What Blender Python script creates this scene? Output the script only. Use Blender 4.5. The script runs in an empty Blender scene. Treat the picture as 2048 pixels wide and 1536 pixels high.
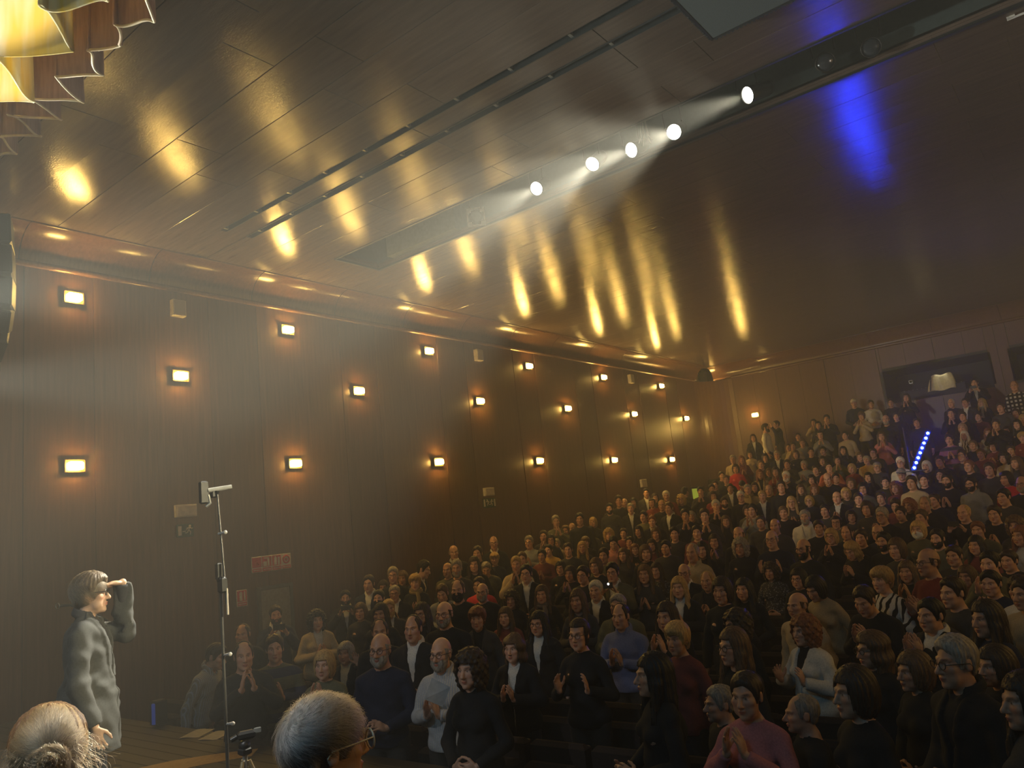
import bpy, math, random
import numpy as np
from mathutils import Vector, Matrix

random.seed(11)
rng = np.random.default_rng(11)
SC = bpy.context.scene
COL = SC.collection
PI = math.pi

# ------------------------------------------------------------------ camera
# solved from the photograph's vanishing points; world: X to the right across the hall,
# Y from the stage to the back of the hall, Z up, origin at the camera (1.66 m above the stage)
F_PX, CX, CY = 1530.0, 1024.0, 768.0
def _n(v):
    v = np.asarray(v, float); return v / np.linalg.norm(v)
_Z = _n([93 - CX, -(-7850 - CY), -F_PX])
_Y = _n([2232 - CX, -(907 - CY), -F_PX]); _Y = _n(_Y - _Z * (_Y @ _Z))
_X = np.cross(_Y, _Z)
RW = np.array([_X, _Y, _Z])
def ray(px, py):
    return _n(RW @ np.array([px - CX, -(py - CY), -F_PX]))
def on_y(px, py, y):
    r = ray(px, py); return r * (y / r[1])
def on_x(px, py, x):
    r = ray(px, py); return r * (x / r[0])
def on_z(px, py, z):
    r = ray(px, py); return r * (z / r[2])

cam_data = bpy.data.cameras.new('camera')
cam = bpy.data.objects.new('camera', cam_data)
COL.objects.link(cam)
cam_data.sensor_fit = 'HORIZONTAL'; cam_data.sensor_width = 36.0
cam_data.lens = F_PX / 2048.0 * 36.0
cam_data.clip_start = 0.02
cam.matrix_world = Matrix([list(RW[i]) + [0.0] for i in range(3)] + [[0, 0, 0, 1]])
SC.camera = cam

# ------------------------------------------------------------------ colour management, world, haze
vs = SC.view_settings
SC.display_settings.display_device = 'sRGB'
vs.view_transform = 'Standard'; vs.look = 'None'; vs.gamma = 1.0; vs.use_curve_mapping = False
vs.exposure = 0.0
SC.cycles.use_light_tree = False; SC.cycles.max_bounces = 5; SC.cycles.diffuse_bounces = 2; SC.cycles.glossy_bounces = 3; SC.cycles.transmission_bounces = 3; SC.cycles.transparent_max_bounces = 4

world = bpy.data.worlds.new('hall_air'); SC.world = world
world.use_nodes = True
wn = world.node_tree.nodes; wn.clear()
w_out = wn.new('ShaderNodeOutputWorld')
w_bg = wn.new('ShaderNodeBackground'); w_bg.inputs['Color'].default_value = (0.02, 0.05, 0.08, 1); w_bg.inputs['Strength'].default_value = 0.05
w_vol = wn.new('ShaderNodeVolumeScatter'); w_vol.inputs['Color'].default_value = (1.0, 0.99, 0.90, 1)
w_vol.inputs['Density'].default_value = HAZE = 0.0108
w_vol.inputs['Anisotropy'].default_value = 0.0
world.node_tree.links.new(w_bg.outputs[0], w_out.inputs['Surface'])
world.node_tree.links.new(w_vol.outputs[0], w_out.inputs['Volume'])

# ------------------------------------------------------------------ light levels (lamps are built with their fixtures)
SCONCE = 230.0                   # radiance of the wall lamp diffusers
SPOT_W = (5000.0, 6000.0, 8500.0, 6000.0, 3600.0)   # watts of the five lit ceiling-slot spotlights
LED_BLUE = (12.0, 44.0, 1200.0)    # radiance of the blue batten lenses

def spot(name, loc, target, watts, angle, color=(1, 1, 1), blend=0.35, radius=0.06):
    d = bpy.data.lights.new(name, 'SPOT'); d.energy = watts; d.color = color
    d.spot_size = math.radians(angle); d.spot_blend = blend; d.shadow_soft_size = radius
    o = bpy.data.objects.new(name, d); COL.objects.link(o); o.location = loc
    o.rotation_euler = (Vector(target) - Vector(loc)).to_track_quat('-Z', 'Y').to_euler()
    return o
# stage rig above and behind the camera: warm-white key lights on the musicians and the curtain, and an added weak teal fill tinting the dark stalls
spot('stage_key_lamp', (-2.2, -0.4, 3.6), (-2.9, 1.35, -0.6), 700, 30, (1.0, 0.95, 0.86))
spot('stage_back_lamp', (-5.2, -2.4, 3.4), (-5.0, 2.2, -0.6), 230, 30, (0.95, 0.97, 1.0))
spot('border_lamp', (-5.9, 0.1, 3.0), (-5.6, 1.45, 4.6), 1300, 60, (1.0, 0.84, 0.42))
spot('border_lamp', (-3.6, -0.6, 2.6), (-5.2, 2.3, 4.4), 620, 60, (1.0, 0.86, 0.66))
spot('teal_fill', (-1.0, -2.5, 3.2), (-3.5, 8.0, -1.2), 170, 85, (0.16, 0.55, 0.85), radius=0.4)
# unseen floods added to brighten the haze in front of the left wall
spot('fill_flood', (-9.4, 2.2, 2.0), (-6.8, 9.0, 2.2), 2200, 30, (0.98, 1.0, 0.86), 0.8, 0.12)
spot('fill_flood', (-8.8, 2.45, 2.7), (-3.6, 5.2, 2.8), 1500, 42, (0.96, 1.0, 0.88), 0.8, 0.12)
spot('haze_flood', (-8.6, 1.0, 2.0), (-0.5, 2.3, 3.4), 3600, 44, (0.94, 1.0, 0.90), 0.8, 0.12)  # added source for the haze at upper left, no fixture
spot('fill_flood', (4.8, -1.0, 1.6), (0.0, 11.0, 4.3), 650, 60, (1.0, 0.84, 0.68), 0.9, 0.15)  # unseen fill added to lift the right half of the ceiling
# side lantern on the right-hand boom, out of the picture, lighting the performer's face
spot('boom_lamp', (4.6, 5.6, 2.0), (-4.75, 2.1, -0.25), 4200, 11, (1.0, 0.86, 0.52), 0.6, 0.06)

# ------------------------------------------------------------------ materials
def new_mat(name):
    m = bpy.data.materials.new(name); m.use_nodes = True
    nt = m.node_tree
    return m, nt, nt.nodes['Principled BSDF']
def link(nt, a, b): nt.links.new(a, b)
def noise(nt, scale, detail=3, rough=0.5, coord='Object', vec=None, sc=(1, 1, 1)):
    tc = nt.nodes.new('ShaderNodeTexCoord'); mp = nt.nodes.new('ShaderNodeMapping')
    mp.inputs['Scale'].default_value = sc
    link(nt, vec if vec else tc.outputs[coord], mp.inputs['Vector'])
    n = nt.nodes.new('ShaderNodeTexNoise'); n.inputs['Scale'].default_value = scale
    n.inputs['Detail'].default_value = detail; n.inputs['Roughness'].default_value = rough
    link(nt, mp.outputs[0], n.inputs['Vector'])
    return n
def ramp(nt, fac, stops):
    r = nt.nodes.new('ShaderNodeValToRGB')
    while len(r.color_ramp.elements) < len(stops): r.color_ramp.elements.new(0.5)
    for e, (p, c) in zip(r.color_ramp.elements, stops):
        e.position = p; e.color = (*c, 1)
    link(nt, fac, r.inputs['Fac']); return r
def bump(nt, h, bsdf, strength=0.3, dist=0.01):
    b = nt.nodes.new('ShaderNodeBump'); b.inputs['Strength'].default_value = strength; b.inputs['Distance'].default_value = dist
    link(nt, h, b.inputs['Height']); link(nt, b.outputs[0], bsdf.inputs['Normal']); return b
def plain(name, col, rough=0.6, metal=0.0, var=0.12, scale=20, bmp=0.1, spec=0.5):
    m, nt, b = new_mat(name)
    n = noise(nt, scale)
    lo = tuple(c * (1 - var) for c in col); hi = tuple(min(1, c * (1 + var)) for c in col)
    r = ramp(nt, n.outputs['Fac'], [(0.3, lo), (0.7, hi)])
    link(nt, r.outputs[0], b.inputs['Base Color'])
    b.inputs['Roughness'].default_value = rough; b.inputs['Metallic'].default_value = metal
    b.inputs['Specular IOR Level'].default_value = spec
    if bmp: bump(nt, n.outputs['Fac'], b, bmp, 0.004)
    return m
def emit(name, col, strength):
    m, nt, b = new_mat(name)
    b.inputs['Base Color'].default_value = (*[min(1, c) for c in col], 1)
    b.inputs['Emission Color'].default_value = (*col, 1); b.inputs['Emission Strength'].default_value = strength
    return m

# ------------------------------------------------------------------ mesh helpers
def mesh_np(name, v, f, mat=None, smooth=True, attr=None):
    me = bpy.data.meshes.new(name)
    v = np.asarray(v, np.float32); f = np.asarray(f, np.int32)
    k = f.shape[1]
    me.vertices.add(len(v)); me.vertices.foreach_set('co', v.ravel())
    me.loops.add(f.size); me.loops.foreach_set('vertex_index', f.ravel())
    me.polygons.add(len(f)); me.polygons.foreach_set('loop_start', np.arange(0, f.size, k, dtype=np.int32))
    me.polygons.foreach_set('use_smooth', np.full(len(f), smooth))
    if attr is not None:
        a = me.color_attributes.new('tint', 'FLOAT_COLOR', 'POINT')
        a.data.foreach_set('color', np.asarray(attr, np.float32).ravel())
    me.update(calc_edges=True); me.validate()
    if mat: me.materials.append(mat)
    return me
class MB:
    """collects boxes, prisms and tubes; build() links them as one mesh object"""
    def __init__(s): s.v = []; s.f = []; s.sm = []
    def add(s, vs_, fs_, smooth=False):
        o = len(s.v); s.v += [tuple(p) for p in vs_]; s.f += [tuple(i + o for i in q) for q in fs_]; s.sm += [smooth] * len(fs_); return s
    def box(s, c, d, bevel=0.0, rot=None):
        x, y, z = (q / 2 for q in d)
        if bevel <= 0:
            p = [(-x, -y, -z), (x, -y, -z), (x, y, -z), (-x, y, -z), (-x, -y, z), (x, -y, z), (x, y, z), (-x, y, z)]
            q = [(0, 3, 2, 1), (4, 5, 6, 7), (0, 1, 5, 4), (1, 2, 6, 5), (2, 3, 7, 6), (3, 0, 4, 7)]
        else:
            b = min(bevel, x * .9, y * .9, z * .9)
            def ring(zz, i):
                return [(-x + i, -y + i, zz), (x - i, -y + i, zz), (x - i, y - i, zz), (-x + i, y - i, zz)]
            p = ring(-z, b) + ring(-z + b, 0) + ring(z - b, 0) + ring(z, b)
            q = [(0, 3, 2, 1), (12, 13, 14, 15)]
            for k in range(3):
                for j in range(4):
                    q.append((k * 4 + j, k * 4 + (j + 1) % 4, k * 4 + 4 + (j + 1) % 4, k * 4 + 4 + j))
        if rot is not None: p = [tuple(rot @ Vector(w)) for w in p]
        return s.add([(w[0] + c[0], w[1] + c[1], w[2] + c[2]) for w in p], q)
    def tube(s, pts, r, n=8, caps=True):
        pts = [Vector(p) for p in pts]; rs = r if isinstance(r, (list, tuple)) else [r] * len(pts)
        vs_, fs_ = [], []
        up = None
        for i, p in enumerate(pts):
            t = (pts[min(i + 1, len(pts) - 1)] - pts[max(i - 1, 0)]).normalized()
            if up is None:
                up = Vector((0, 0, 1)) if abs(t.z) < .9 else Vector((1, 0, 0))
            a = t.cross(up).normalized(); b = a.cross(t).normalized(); up = b
            for j in range(n):
                w = 2 * PI * j / n; vs_.append(p + (a * math.cos(w) + b * math.sin(w)) * rs[i])
        for i in range(len(pts) - 1):
            for j in range(n):
                fs_.append((i * n + j, i * n + (j + 1) % n, (i + 1) * n + (j + 1) % n, (i + 1) * n + j))
        s.add(vs_, fs_, True)
        if caps:
            s.add(vs_[:n], [tuple(range(n))]); s.add(vs_[-n:], [tuple(range(n))[::-1]])
        return s
    def lathe(s, prof, c=(0, 0, 0), axis='z', n=20, rot=None):
        vs_, fs_ = [], []
        for (r, h) in prof:
            for j in range(n):
                w = 2 * PI * j / n; p = Vector((r * math.cos(w), r * math.sin(w), h))
                if axis == 'x': p = Vector((p.z, p.x, p.y))
                if axis == 'y': p = Vector((p.x, p.z, p.y))
                if rot is not None: p = rot @ p
                vs_.append(p + Vector(c))
        for i in range(len(prof) - 1):
            for j in range(n):
                fs_.append((i * n + j, i * n + (j + 1) % n, (i + 1) * n + (j + 1) % n, (i + 1) * n + j))
        return s.add(vs_, fs_, True)
    def torus(s, R, r, c=(0, 0, 0), rot=None, n=20, m=6, sq=1.0):
        vs_, fs_ = [], []
        for i in range(n):
            a = 2 * PI * i / n
            for j in range(m):
                b = 2 * PI * j / m
                p = Vector(((R + r * math.cos(b)) * math.cos(a), (R + r * math.cos(b)) * math.sin(a) * sq, r * math.sin(b)))
                if rot is not None: p = rot @ p
                vs_.append(p + Vector(c))
        for i in range(n):
            for j in range(m):
                fs_.append((i * m + j, i * m + (j + 1) % m, ((i + 1) % n) * m + (j + 1) % m, ((i + 1) % n) * m + j))
        return s.add(vs_, fs_, True)
    def mesh(s, name, mat):
        me = bpy.data.meshes.new(name); me.from_pydata([tuple(p) for p in s.v], [], s.f)
        me.polygons.foreach_set('use_smooth', s.sm); me.update()
        if mat: me.materials.append(mat)
        return me
    def build(s, name, mat, parent=None, loc=None, rot=None):
        return put(name, s.mesh(name, mat), parent, loc, rot)
def put(name, me, parent=None, loc=None, rot=None):
    o = bpy.data.objects.new(name, me); COL.objects.link(o)
    if parent is not None: o.parent = parent
    if loc is not None: o.location = loc
    if rot is not None: o.rotation_euler = rot
    return o
def thing(name, label, cat, loc=(0, 0, 0), rotz=0.0, group=None):
    o = bpy.data.objects.new(name, None); COL.objects.link(o); o.empty_display_size = 0.1
    o.location = loc; o.rotation_euler = (0, 0, rotz)
    return tag(o, label, cat, group)
def tag(o, label, cat, group=None):
    o['label'] = label; o['category'] = cat
    if group: o['group'] = group
    return o
def struct(o): o['kind'] = 'structure'; return o
KIDS = {}
def copy_tree(o, parent=None):
    c = o.copy(); COL.objects.link(c)
    if parent is not None: c.parent = parent
    for ch in list(o.children): copy_tree(ch, c)
    return c
ORD = ['zeroth', 'first', 'second', 'third', 'fourth', 'fifth', 'sixth', 'seventh', 'eighth', 'ninth', 'tenth', 'eleventh', 'twelfth',
       'thirteenth', 'fourteenth', 'fifteenth', 'sixteenth', 'seventeenth', 'eighteenth', 'nineteenth', 'twentieth', 'twenty-first', 'twenty-second',
       'twenty-third', 'twenty-fourth', 'twenty-fifth', 'twenty-sixth', 'twenty-seventh', 'twenty-eighth', 'twenty-ninth', 'thirtieth']

# ================================================================== THE ROOM
XL, XR, YB, HC_, STAGE = -10.5, 6.3, 24.6, 4.326, -1.66
W_ = 10.5
ROW0, PITCH, NROW = 4.45, 0.93, 22
# raked stalls: nearly flat by the stage, curving up towards the back wall
ROWZ = [-2.60, -2.55, -2.51, -2.49, -2.46, -2.43, -2.38, -2.32, -2.25, -2.16, -2.06, -1.94, -1.80, -1.65, -1.49, -1.32, -1.12, -0.86, -0.56, -0.20, 0.22, 0.60]
ROWY = [ROW0 + PITCH * r for r in range(NROW)]

# --- wood of the ceiling: lacquered veneer, finely hammered so lamps smear in it
def ceiling_wood():
    m, nt, b = new_mat('ceiling_veneer')
    g = noise(nt, 3.0, 5, 0.6, sc=(0.6, 7, 7))
    r = ramp(nt, g.outputs['Fac'], [(0.25, (0.095, 0.068, 0.053)), (0.55, (0.126, 0.090, 0.070)), (0.8, (0.155, 0.110, 0.086))])
    link(nt, r.outputs[0], b.inputs['Base Color'])
    w = noise(nt, 0.55, 4, 0.6, sc=(1, 2.2, 1))          # patches of worn lacquer
    rr = nt.nodes.new('ShaderNodeMapRange'); rr.inputs['From Min'].default_value = 0.42; rr.inputs['From Max'].default_value = 0.66
    rr.inputs['To Min'].default_value = 0.15; rr.inputs['To Max'].default_value = 0.20
    link(nt, w.outputs['Fac'], rr.inputs['Value']); link(nt, rr.outputs[0], b.inputs['Roughness'])
    b.inputs['Specular IOR Level'].default_value = 0.75
    n2 = noise(nt, 38, 4, 0.65, sc=(0.6, 2.0, 1))
    bump(nt, n2.outputs['Fac'], b, 0.24, 0.006)
    return m
def wall_wood(name, lo, hi, rough=0.34):
    m, nt, b = new_mat(name)
    g = noise(nt, 3.2, 5, 0.6, sc=(9, 9, 0.5))
    r = ramp(nt, g.outputs['Fac'], [(0.3, lo), (0.72, hi)])
    link(nt, r.outputs[0], b.inputs['Base Color'])
    b.inputs['Roughness'].default_value = rough
    n2 = noise(nt, 60, 2, 0.5, sc=(1, 1, 0.15)); bump(nt, n2.outputs['Fac'], b, 0.12, 0.003)
    return m
M_CEIL = ceiling_wood()
M_WALL = wall_wood('wall_veneer', (0.085, 0.038, 0.021), (0.135, 0.062, 0.033))
M_WALL2 = wall_wood('wall_veneer_dark', (0.068, 0.029, 0.017), (0.108, 0.048, 0.026))
M_BACK = wall_wood('back_wall_veneer', (0.085, 0.034, 0.017), (0.13, 0.052, 0.026), 0.4)
M_STAVE = wall_wood('corner_veneer', (0.11, 0.052, 0.026), (0.16, 0.078, 0.038), 0.33)
M_COVE = wall_wood('cove_veneer', (0.11, 0.052, 0.03), (0.16, 0.078, 0.044), 0.2)
M_DARK = plain('black_paint', (0.012, 0.016, 0.018), 0.6)
M_RECESS = plain('recess_paint', (0.035, 0.055, 0.056), 0.65)
M_FLOOR = plain('hall_carpet', (0.010, 0.011, 0.013), 0.95, var=0.3, scale=60, bmp=0.3, spec=0.1)
M_BOARD = wall_wood('stage_board', (0.012, 0.009, 0.007), (0.022, 0.015, 0.010), 0.5)
M_AMBER = wall_wood('amber_grain', (0.30, 0.16, 0.035), (0.42, 0.23, 0.055), 0.45)
M_METAL = plain('dull_steel', (0.45, 0.45, 0.43), 0.4, 0.8)
M_BLACKMETAL = plain('black_metal', (0.02, 0.021, 0.022), 0.4, 0.3)
M_PALE = plain('pale_plastic', (0.62, 0.55, 0.44), 0.5)
M_CREAM = plain('cream_enamel', (0.70, 0.62, 0.48), 0.5)
M_RED = plain('sign_red', (0.52, 0.035, 0.035), 0.5)
M_GREEN = plain('sign_green', (0.012, 0.055, 0.035), 0.5)

def panel_set(parent, name, mats, boxes, bevel=0.004):
    """boxes: (centre, size); alike sizes share mesh data"""
    cache = {}
    for i, (c, d) in enumerate(boxes):
        k = (round(d[0], 3), round(d[1], 3), round(d[2], 3)); mt = mats[i % len(mats)]
        key = k + (mt.name,)
        if key not in cache:
            cache[key] = MB().box((0, 0, 0), d, bevel).mesh(name, mt)
        put(name, cache[key], parent, c)

# --- stalls floor: one stepped slab
fb = MB()
prof = [(4.15, -3.0), (4.15, ROWZ[0])]
for r in range(NROW):
    y1 = ROWY[r] + 0.55 if r < NROW - 1 else YB
    prof += [(y1, ROWZ[r])]
    if r < NROW - 1: prof += [(y1, ROWZ[r + 1])]
prof += [(YB, -3.0)]
npr = len(prof)
vv = [(XL, y, z) for y, z in prof] + [(XR, y, z) for y, z in prof]
ff = [(i, i + 1, npr + i + 1, npr + i) for i in range(npr - 1)] + [tuple(range(npr))[::-1], tuple(range(npr, 2 * npr))]
fb.add(vv, ff)
floor = struct(fb.build('floor', M_FLOOR))

# --- stage: slab, boards, amber edge strip
stage = struct(MB().box((-2.1, -1.0, STAGE - 0.46), (16.8, 10.3, 0.86)).build('stage_floor', M_DARK))
bw = 0.1435
boards = [((-2.1, 4.15 - bw * (i + 0.5), STAGE - 0.015), (16.7, bw - 0.006, 0.03)) for i in range(28)]
panel_set(stage, 'board', [M_BOARD], boards, 0.003)
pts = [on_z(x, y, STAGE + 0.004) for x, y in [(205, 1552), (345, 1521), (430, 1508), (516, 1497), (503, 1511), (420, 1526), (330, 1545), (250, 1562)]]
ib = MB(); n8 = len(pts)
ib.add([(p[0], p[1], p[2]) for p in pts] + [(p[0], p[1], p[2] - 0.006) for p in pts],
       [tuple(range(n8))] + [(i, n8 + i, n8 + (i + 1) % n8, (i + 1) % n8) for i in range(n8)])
ib.build('amber_strip', M_AMBER, stage)

# --- left wall with its vertical veneer panels
wl = struct(MB().box((XL - 0.15, 10.5, 0.65), (0.3, 27.2, 7.3)).build('wall_left', M_DARK))
PW = 0.845
bx = [((XL - 0.004 + 0.010 * ((i * 7) % 3) / 2, -2.2 + PW * (i + 0.5), 0.63), (0.03, PW - 0.008, 6.50)) for i in range(31)]
panel_set(wl, 'wall_panel', [M_WALL, M_WALL2, M_WALL], bx)
# right and rear walls of the stage and hall, never in view but they close the room
struct(MB().box((XR + 0.15, 10.5, 0.9), (0.3, 28.2, 8.0)).build('wall_right', M_WALL))
# --- back wall with two control-room openings
b1 = [on_y(*p, YB) for p in [(1765, 748), (1976, 712), (1986, 779), (1775, 802)]]
X1, X2, Z1, Z2 = b1[0][0], b1[1][0], b1[3][2] - 0.02, b1[0][2] + 0.06
X3 = on_y(2021, 705, YB)[0]
wb = struct(MB().box((-2.1, YB + 1.9, 1.5), (16.8, 0.2, 7.0)).build('wall_back', M_DARK))
def back_boxes():
    out = []
    xs_ = [XL + 0.9]
    while xs_[-1] < XR - 0.2: xs_.append(xs_[-1] + 0.76)
    cuts = sorted(set([x for x in xs_] + [X1, X2, X3, X3 + 2.6]))
    for a, b in zip(cuts[:-1], cuts[1:]):
        if b - a < 0.02: continue
        m = (a + b) / 2
        opening = X1 < m < X2 or X3 < m < X3 + 2.6
        spans = [(-0.2, Z1), (Z2, HC_ - 0.4)] if opening else [(-0.2, 1.1), (1.1, HC_ - 0.4)] if int(m * 3) % 4 == 0 else [(-0.2, HC_ - 0.4)]
        for z0, z1 in spans:
            out.append(((m, YB + 0.05 + 0.008 * (int(m * 10) % 3), (z0 + z1) / 2), (b - a - 0.008, 0.1, z1 - z0 - 0.006)))
    return out
panel_set(wb, 'wall_panel', [M_BACK, M_BACK], back_boxes())
for (a, b) in ((X1, X2), (X3, X3 + 2.6)):
    wbk = MB()
    wbk.box(((a + b) / 2, YB + 0.9, Z1 - 0.04), (b - a, 1.8, 0.08)).box(((a + b) / 2, YB + 0.9, Z2 + 0.04), (b - a, 1.8, 0.08))
    wbk.box((a - 0.03, YB + 0.9, (Z1 + Z2) / 2), (0.06, 1.8, Z2 - Z1)).box((b + 0.03, YB + 0.9, (Z1 + Z2) / 2), (0.06, 1.8, Z2 - Z1))
    wbk.build('window_lining', M_DARK, wb)
# rounded corner between left and back wall, in narrow upright staves
cn = struct(MB().box((XL - 0.1, YB + 0.1, 1.6), (0.2, 0.2, 5.4)).build('wall_corner', M_DARK))
RC = 0.95
me = MB().box((0, 0, 0), (0.148, 0.03, 4.5), 0.006).mesh('wall_stave', M_STAVE)
for i in range(10):
    a = PI / 2 * (i + 0.5) / 10
    put('wall_stave', me, cn, (XL + RC - RC * math.cos(a), YB - RC + RC * math.sin(a), 1.62), (0, 0, PI / 2 - a + PI * 0))

# --- cove between wall and ceiling, with a round bead under it
def cove(name, length, axis):
    v, f = [], []
    n = 10
    for k, (u0) in enumerate((0.0, length)):
        for i in range(n + 1):
            a = PI / 2 * i / n
            v.append((-0.43 * math.cos(a), u0, 0.426 * math.sin(a)))
        v.append((-0.5, u0, 0.46))
    for i in range(n): f.append((i, i + 1, n + 2 + i + 1, n + 2 + i))
    f.append((n, n + 1, 2 * n + 3, 2 * n + 2)); f.append((n + 1, 0, n + 2, 2 * n + 3))
    mb = MB(); mb.add(v, f, False); mb.add([], [])
    me_ = mb.mesh(name, M_COVE); me_.polygons.foreach_set('use_smooth', [True] * n + [False] * 2)
    return me_
tr1 = struct(MB().tube([(XL + 0.02, -2.2, 3.90), (XL + 0.02, YB - RC, 3.90)], 0.045, 10).build('trim_1', M_COVE))
cv = cove('cove_panel', 1.68, 'y')
for i in range(16): put('cove_panel', cv, tr1, (XL + 0.43, -2.2 + 1.69 * i - 0.9, 3.90))
tr2 = struct(MB().tube([(XL + RC, YB - 0.02, 3.90), (XR, YB - 0.02, 3.90)], 0.045, 10).build('trim_2', M_COVE))
for i in range(10): put('cove_panel', cv, tr2, (XL + 0.3 + 1.69 * i, YB - 0.43, 3.90), (0, 0, -PI / 2))

# --- ceiling: backing slab, lacquered panels, two slots, one deep lighting recess
RX0, RY0, RY1 = -9.02, 1.75 * HC_, 1.968 * HC_
cb = MB()
cb.box((-2.1, (RY0 - 3) / 2, HC_ + 0.10), (16.8, RY0 + 3, 0.06)).box((-2.1, (RY1 + YB) / 2 + 0.9, HC_ + 0.10), (16.8, YB - RY1 + 1.8, 0.06))
cb.box(((XL + RX0) / 2, (RY0 + RY1) / 2, HC_ + 0.10), (RX0 - XL, RY1 - RY0, 0.06))
ceil = struct(cb.build('ceiling', M_CEIL))
SA0, SA1, SB0, SB1 = 1.296 * HC_, 1.318 * HC_, 1.390 * HC_, 1.411 * HC_
rows = [1.0, 1.6, 2.2, 2.8, 3.4, 3.955, 4.51, 5.06, SA0]
cx = [XL + 0.43 + i * 2.353 for i in range(8)]
def crow(y0, y1, z, off=0, x_end=None):
    gp = 0.004 if y0 < 8.4 else 0.0015
    out = []
    xs_ = [cx[0]] + [x + off for x in cx[1:-1]] + [cx[-1]]
    if x_end is not None: xs_ = [cx[0], x_end]
    for a, b in zip(xs_[:-1], xs_[1:]):
        out.append((((a + b) / 2, (y0 + y1) / 2, z + 0.035), (b - a - gp, y1 - y0 - gp, 0.07)))
    return out
cp = []
for i in range(len(rows) - 1):
    cp += crow(rows[i], rows[i + 1], HC_ - (0.05 if i < 4 else 0.0), 0.6 if i % 2 else 0.0)
cp += crow(SA0, SA1, HC_, 0, RX0) + crow(SB0, SB1, HC_, 0, RX0)
cp += crow(SA1, SB0, HC_ + 0.012)
for i in range(3): cp += crow(SB1 + (RY0 - SB1) / 3 * i, SB1 + (RY0 - SB1) / 3 * (i + 1), HC_, 0.6 if i % 2 else 0)
cp += crow(RY0, RY1, HC_, 0, RX0)
nb = 27
for i in range(nb): cp += crow(RY1 + (YB - 0.43 - RY1) / nb * i, RY1 + (YB - 0.43 - RY1) / nb * (i + 1), HC_, 0.6 if i % 2 else 0)
panel_set(ceil, 'ceiling_panel', [M_CEIL], cp, 0.0035)
for (s0, s1) in ((SA0, SA1), (SB0, SB1)):
    MB().box((RX0 + 7, (s0 + s1) / 2, HC_ + 0.066), (14.0, s1 - s0 + 0.02, 0.006)).build('slot_back', M_DARK, ceil)
    for yy in (s0 - 0.004, s1 + 0.004): MB().box((RX0 + 7, yy, HC_ + 0.035), (14.0, 0.012, 0.068)).build('slot_side', M_DARK, ceil)
sp = MB().box((0, 0, 0), (0.03, 0.09, 0.05)).mesh('slot_spacer', M_METAL)
for k in range(19):
    for (s0, s1) in ((SA0, SA1), (SB0, SB1)):
        put('slot_spacer', sp, ceil, (RX0 + 0.05 + k * 0.72 + (0.2 if s0 == SB0 else 0), (s0 + s1) / 2, HC_ + 0.045))
rc = MB(); rw = XR - RX0
rc.box((RX0 + rw / 2, RY0 - 0.03, HC_ + 0.55), (rw, 0.06, 0.9)).box((RX0 + rw / 2, RY1 + 0.03, HC_ + 0.55), (rw, 0.06, 0.9))
rc.box((RX0 + rw / 2, (RY0 + RY1) / 2, HC_ + 0.98), (rw, RY1 - RY0, 0.06)).box((RX0 - 0.03, (RY0 + RY1) / 2, HC_ + 0.55), (0.06, RY1 - RY0, 0.9))
recess = struct(rc.build('ceiling_recess', M_RECESS))
lip = MB()
lip.box((RX0 + rw / 2, RY1 - 0.02, HC_ - 0.004), (rw, 0.05, 0.03)).box((RX0 + rw / 2, RY0 + 0.012, HC_ - 0.002), (rw, 0.03, 0.02))
lip.box((RX0 + 0.015, (RY0 + RY1) / 2, HC_ - 0.004), (0.04, RY1 - RY0, 0.03)).build('recess_lip', M_BLACKMETAL, recess)
rib = MB().box((0, 0, 0), (0.05, RY1 - RY0 - 0.02, 0.32)).mesh('recess_rib', M_RECESS)
for k in range(7): put('recess_rib', rib, recess, (RX0 + 2.05 + 1.9 * k, (RY0 + RY1) / 2, HC_ + 0.78))
MB().box((RX0 + 1.15, RY1 - 0.1, HC_ + 0.28), (1.5, 0.16, 0.4)).build('recess_duct', plain('duct_grey', (0.10, 0.115, 0.11), 0.6), recess)

# --- grey speaker grille hung in the middle of the ceiling
gx, gy = on_z(1421, 70, HC_ - 0.06)[:2]
gr = thing('ceiling_speaker', 'blue-grey rectangular grille panel hung under the ceiling beside the two slots', 'speaker', (gx, gy, HC_ - 0.1))
MB().box((1.1, -0.48, 0.0), (2.14, 0.90, 0.05), 0.006).build('grille', plain('grille_cloth', (0.11, 0.155, 0.17), 0.8, scale=200, var=0.3), gr)
fm = MB()
fm.box((1.1, -0.012, 0.02), (2.2, 0.024, 0.09)).box((1.1, -0.948, 0.02), (2.2, 0.024, 0.09)).box((0.012, -0.48, 0.02), (0.024, 0.96, 0.09)).box((2.188, -0.48, 0.02), (0.024, 0.96, 0.09))
fm.build('frame', M_DARK, gr)
tt = MB()
for k in range(54): tt.box((0.05 + 0.04 * k, 0.004, -0.022), (0.02, 0.012, 0.02))
for k in range(22): tt.box((-0.004, -0.05 - 0.04 * k, -0.022), (0.012, 0.02, 0.02))
o = tt.build('perforated_edge', M_DARK, gr); o['kind'] = 'stuff'

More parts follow.
